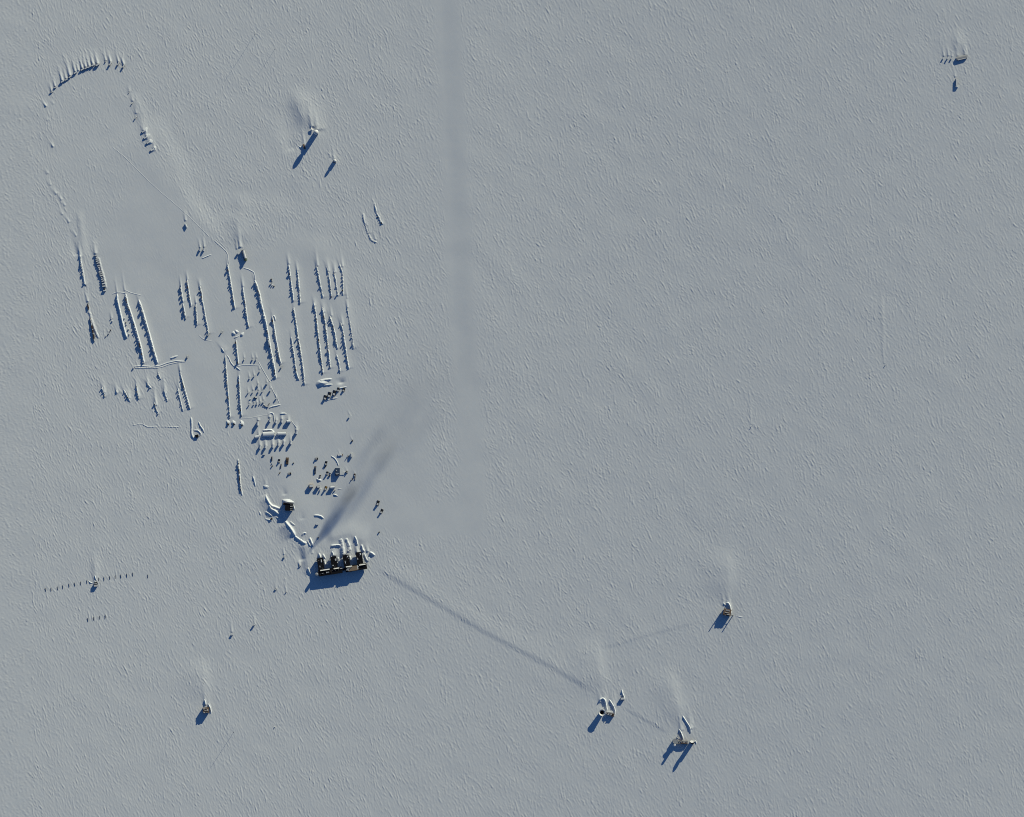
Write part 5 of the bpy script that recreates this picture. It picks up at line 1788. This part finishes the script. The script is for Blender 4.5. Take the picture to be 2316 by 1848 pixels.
# lone outliers west and south of the station
for sh_, x, y, L, W, h, rz, t in (('S3', 1168, 285, 4.6, 3.0, 2.2, 1.3, 'small dark hut in the open snow left of the station'),
                                  ('S3', 1425, 430, 5.0, 2.2, 1.6, 0.6, 'small half buried hut by the station left wing'),
                                  ('S3', 1030, 810, 4.0, 3.0, 1.8, 0.5, 'small zigzag hut below left of the station'),
                                  ('S3', 1200, 855, 2.2, 1.8, 1.4, 0.7, 'tiny hut right of the zigzag hut'),
                                  ('S3', 322, 1545, 4.6, 3.2, 2.6, 0.5, 'pale hut with a dark tail furrow, left of the lower pair'),
                                  ('S3', 680, 1388, 4.6, 2.6, 3.6, 0.6, 'pale hut with a slanting shadow, right of the lower pair')):
    shed('outlying_hut', t, at(sh_, x, y), L, W, h, rz, wall=M_PALE if 'pale' in t else M_GREY, vault=False, roofm=M_PALE, cat='hut', skids=False)
place(CR, *at('S2', 1575, 815), ground_z(*at('S2', 1575, 815)) - 0.2, 1.0, 'tiny dark crate in the empty snow right of the observatory block', None, 0.9, 1)
for sx_, sy_, t in ((2001, 826, 'tiny dark post far right with a long pale snow tail'), (1699, 964.5, 'tiny dark post with a bright cap right of centre')):
    p = at('SV', sx_, sy_)
    o = thing('marker_post', t, 'post', p)
    b = MB()
    b.box((0, 0, -0.5), (1.1, 1.1, 2.6), M_BLACK, taper=0.85)
    b.build('post', o)
    b = MB()
    b.box((0.1, 0.2, 2.1), (1.3, 1.2, 0.4), SNOW, taper=0.7)
    b.build('snow_cap', o)


# ------------------------------------------------------------------ marker rows; dark panels added to stand in for shaded drift tails
def marker():
    o = thing('marker_shade_panel', 'x', 'marker', (0, 0))
    b = MB()
    b.box((0, 0, 0.15), (7.8, 0.35, 1.0), M_BLACK)
    b.build('drift_shade_panel', o)
    for u in (-3.3, 3.3):
        b = MB()
        b.rod((u, 0.25, -0.6), (u, 0.25, 1.4), 0.12, M_BROWN, 6)
        b.build('post', o)
    return o


mk = None
ROW1 = ((200, 605), (305, 600), (425, 580), (523, 553), (640, 525), (745, 505), (857, 487), (975, 455), (1192, 412), (1295, 400), (1400, 385), (1505, 370),
        (1607, 355), (1720, 340), (1830, 320), (2112, 355))
ROW2 = ((990, 1170), (1098, 1150), (1210, 1130), (1318, 1110))
for row_, txt, grp in ((ROW1, 'marker with drift-shade panel in the long evenly spaced row at left', 'markers of the long row'),
                       (ROW2, 'marker with drift-shade panel in the short row of four below the long row', 'markers of the short row')):
    for x, y in row_:
        if mk is None:
            mk = o = marker()
        else:
            o = copy_tree(mk)
        p = at('S1', x, y)
        o.location = (p[0], p[1], ground_z(*p) - 0.1)
        o.rotation_euler = (0, 0, math.radians(-84 + random.uniform(-6, 6)))
        tag(o, txt, 'marker', grp)


# ------------------------------------------------------------------ thin masts: only their long shadows draw a line on the snow
def mast(label, xy, h, r):
    o = thing('antenna_mast', label, 'mast', xy)
    b = MB()
    for k in range(3):
        a = k * 2.094
        b.rod((r * math.cos(a), r * math.sin(a), -0.5), (0.6 * r * math.cos(a), 0.6 * r * math.sin(a), h), 0.07, M_STEEL, 6)
    for q_ in range(int(h / 1.2)):
        z = q_ * 1.2
        for k in range(3):
            a, c = k * 2.094, (k + 1) * 2.094
            b.rod((r * math.cos(a), r * math.sin(a), z), (r * 0.9 * math.cos(c), r * 0.9 * math.sin(c), z + 1.2), 0.05, M_STEEL, 5)
    b.build('lattice', o)
    b = MB()
    b.rod((0, 0, h), (0, 0, h + 2.0), 0.08, M_RED, 6)
    b.build('tip', o)
    b = MB()
    b.box((0, 0, -0.3), (1.6, 1.6, 0.7), M_PALE)
    b.build('footing', o)
    return o


mast('thin lattice mast at lower left throwing a long fine line of shadow', at('S2', 850, 905), 26.5, 0.3)
mast('thin lattice mast at the top, left of the two with faint shadows', at('SV', 577, 78), 34.0, 0.14)
mast('thin lattice mast at the top, right of the two with faint shadows', at('SV', 622, 111), 20.0, 0.12)

# ------------------------------------------------------------------ the smoke itself
PD = Vector((0.585, 0.81, 0)).normalized()


def plume():
    m = bpy.data.materials.new('thin_exhaust_smoke')
    m.use_nodes = True
    t = m.node_tree
    for n_ in list(t.nodes):
        if n_.type == 'BSDF_PRINCIPLED':
            t.nodes.remove(n_)
    out = t.nodes['Material Output']
    pv = t.nodes.new('ShaderNodeVolumeAbsorption')
    pv.inputs['Color'].default_value = (0.08, 0.12, 0.22, 1)
    tc = t.nodes.new('ShaderNodeTexCoord')
    sep = t.nodes.new('ShaderNodeSeparateXYZ')
    t.links.new(tc.outputs['Object'], sep.inputs['Vector'])

    def math_(op, a, b_=None, clamp=False):
        n_ = t.nodes.new('ShaderNodeMath')
        n_.operation = op
        n_.use_clamp = clamp
        for i, v in enumerate((a, b_)):
            if v is None:
                continue
            if hasattr(v, 'is_linked'):
                t.links.new(v, n_.inputs[i])
            else:
                n_.inputs[i].default_value = v
        return n_.outputs[0]
    X, Y, Z = sep.outputs
    rad = math_('ADD', math_('MULTIPLY', X, math_('ADD', math_('MULTIPLY', X, P_G2), P_GROW)), P_R0)
    yy = math_('DIVIDE', Y, rad)
    zz = math_('DIVIDE', Z, rad)
    rho2 = math_('ADD', math_('MULTIPLY', yy, yy), math_('MULTIPLY', zz, zz))
    core = math_('SUBTRACT', 1.0, rho2, True)
    fade = math_('SUBTRACT', 1.0, math_('DIVIDE', X, P_LEN), True)
    xq = math_('DIVIDE', X, P_HALF)
    fade = math_('DIVIDE', fade, math_('ADD', 1.0, math_('MULTIPLY', xq, xq)))
    nz = t.nodes.new('ShaderNodeTexNoise')
    mp_ = t.nodes.new('ShaderNodeMapping')
    mp_.inputs['Scale'].default_value = (0.013, 0.022, 0.022)
    t.links.new(tc.outputs['Object'], mp_.inputs['Vector'])
    t.links.new(mp_.outputs['Vector'], nz.inputs['Vector'])
    nz.inputs['Scale'].default_value = 1.0
    nz.inputs['Detail'].default_value = 3
    ns = math_('MULTIPLY', math_('SUBTRACT', nz.outputs['Fac'], 0.465, True), 10.0)
    near_ = math_('SUBTRACT', 1.0, math_('DIVIDE', X, 95.0), True)
    ns = math_('MAXIMUM', ns, near_)
    dn = math_('MULTIPLY', math_('MULTIPLY', core, fade), ns)
    dn = math_('MULTIPLY', dn, P_DENS)
    t.links.new(dn, pv.inputs['Density'])
    t.links.new(pv.outputs['Volume'], out.inputs['Volume'])
    b = MB()
    ring = 16
    vs, fs = [], []
    xs = [0, 20, 50, 90, 130, 170, 210, 260, 310, 360, 410, 460, P_LEN]
    for x in xs:
        r = P_R0 + P_GROW * x + P_G2 * x * x
        for k in range(ring):
            a = 2 * math.pi * k / ring
            vs.append((x, r * math.cos(a), r * math.sin(a)))
    for q_ in range(len(xs) - 1):
        for k in range(ring):
            k2 = (k + 1) % ring
            fs.append((q_ * ring + k, q_ * ring + k2, (q_ + 1) * ring + k2, (q_ + 1) * ring + k))
    fs.append(tuple(range(ring - 1, -1, -1)))
    fs.append(tuple((len(xs) - 1) * ring + k for k in range(ring)))
    b.add(vs, fs, m)
    o = b.build('exhaust_smoke')
    o['kind'] = 'stuff'
    o['label'] = 'thin exhaust smoke drifting up right from the buried power plant'
    gz = ground_z(*psk)
    o.location = (psk[0], psk[1], gz + 10.5)
    dirv = Vector((PD.x, PD.y, P_SLOPE)).normalized()
    o.rotation_euler = dirv.to_track_quat('X', 'Z').to_euler()
    return o


plume()

# ------------------------------------------------------------------ light, sky, camera
w = bpy.data.worlds.new('World')
SC.world = w
w.use_nodes = True
nt = w.node_tree
bg = nt.nodes['Background']
sky = nt.nodes.new('ShaderNodeTexSky')
sky.sky_type = 'NISHITA'
sky.sun_disc = False
sky.sun_elevation = SUN_EL
sky.sun_rotation = SUN_AZ
sky.altitude = 2800
sky.air_density = AIR
sky.dust_density = 0.0
sky.ozone_density = OZONE
nt.links.new(sky.outputs['Color'], bg.inputs['Color'])
bg.inputs['Strength'].default_value = SKY_K

sl = bpy.data.lights.new('sun', 'SUN')
sl.energy = SUN_K
sl.angle = math.radians(0.5)
sl.color = SUN_C
so = bpy.data.objects.new('sun', sl)
COL.objects.link(so)
d = Vector((-math.sin(SUN_AZ) * math.cos(SUN_EL), -math.cos(SUN_AZ) * math.cos(SUN_EL), -math.sin(SUN_EL)))
so.rotation_euler = d.to_track_quat('-Z', 'Y').to_euler()
so.location = (0, 0, 500)

ALT = 14000.0
cd = bpy.data.cameras.new('survey_camera')
cd.sensor_fit = 'HORIZONTAL'
cd.sensor_width = 36.0
cd.lens = 36.0 * ALT / 2316.0
cd.clip_start = 10.0
cd.clip_end = 120000.0
co = bpy.data.objects.new('survey_camera', cd)
co.location = (0, 0, ALT)
COL.objects.link(co)
SC.camera = co

vs = SC.view_settings
SC.display_settings.display_device = 'sRGB'
vs.view_transform = 'Standard'
vs.look = 'None'
vs.exposure = EXPOSURE
vs.gamma = 1.0
vs.use_curve_mapping = False
SC.cycles.use_denoising = False
SC.cycles.max_bounces = 6
SC.cycles.diffuse_bounces = 3
SC.cycles.volume_bounces = 0
SC.cycles.volume_step_rate = 0.25
SC.cycles.sample_clamp_indirect = 4.0
SC.cycles.pixel_filter_type = 'BLACKMAN_HARRIS'
SC.cycles.filter_width = 1.05
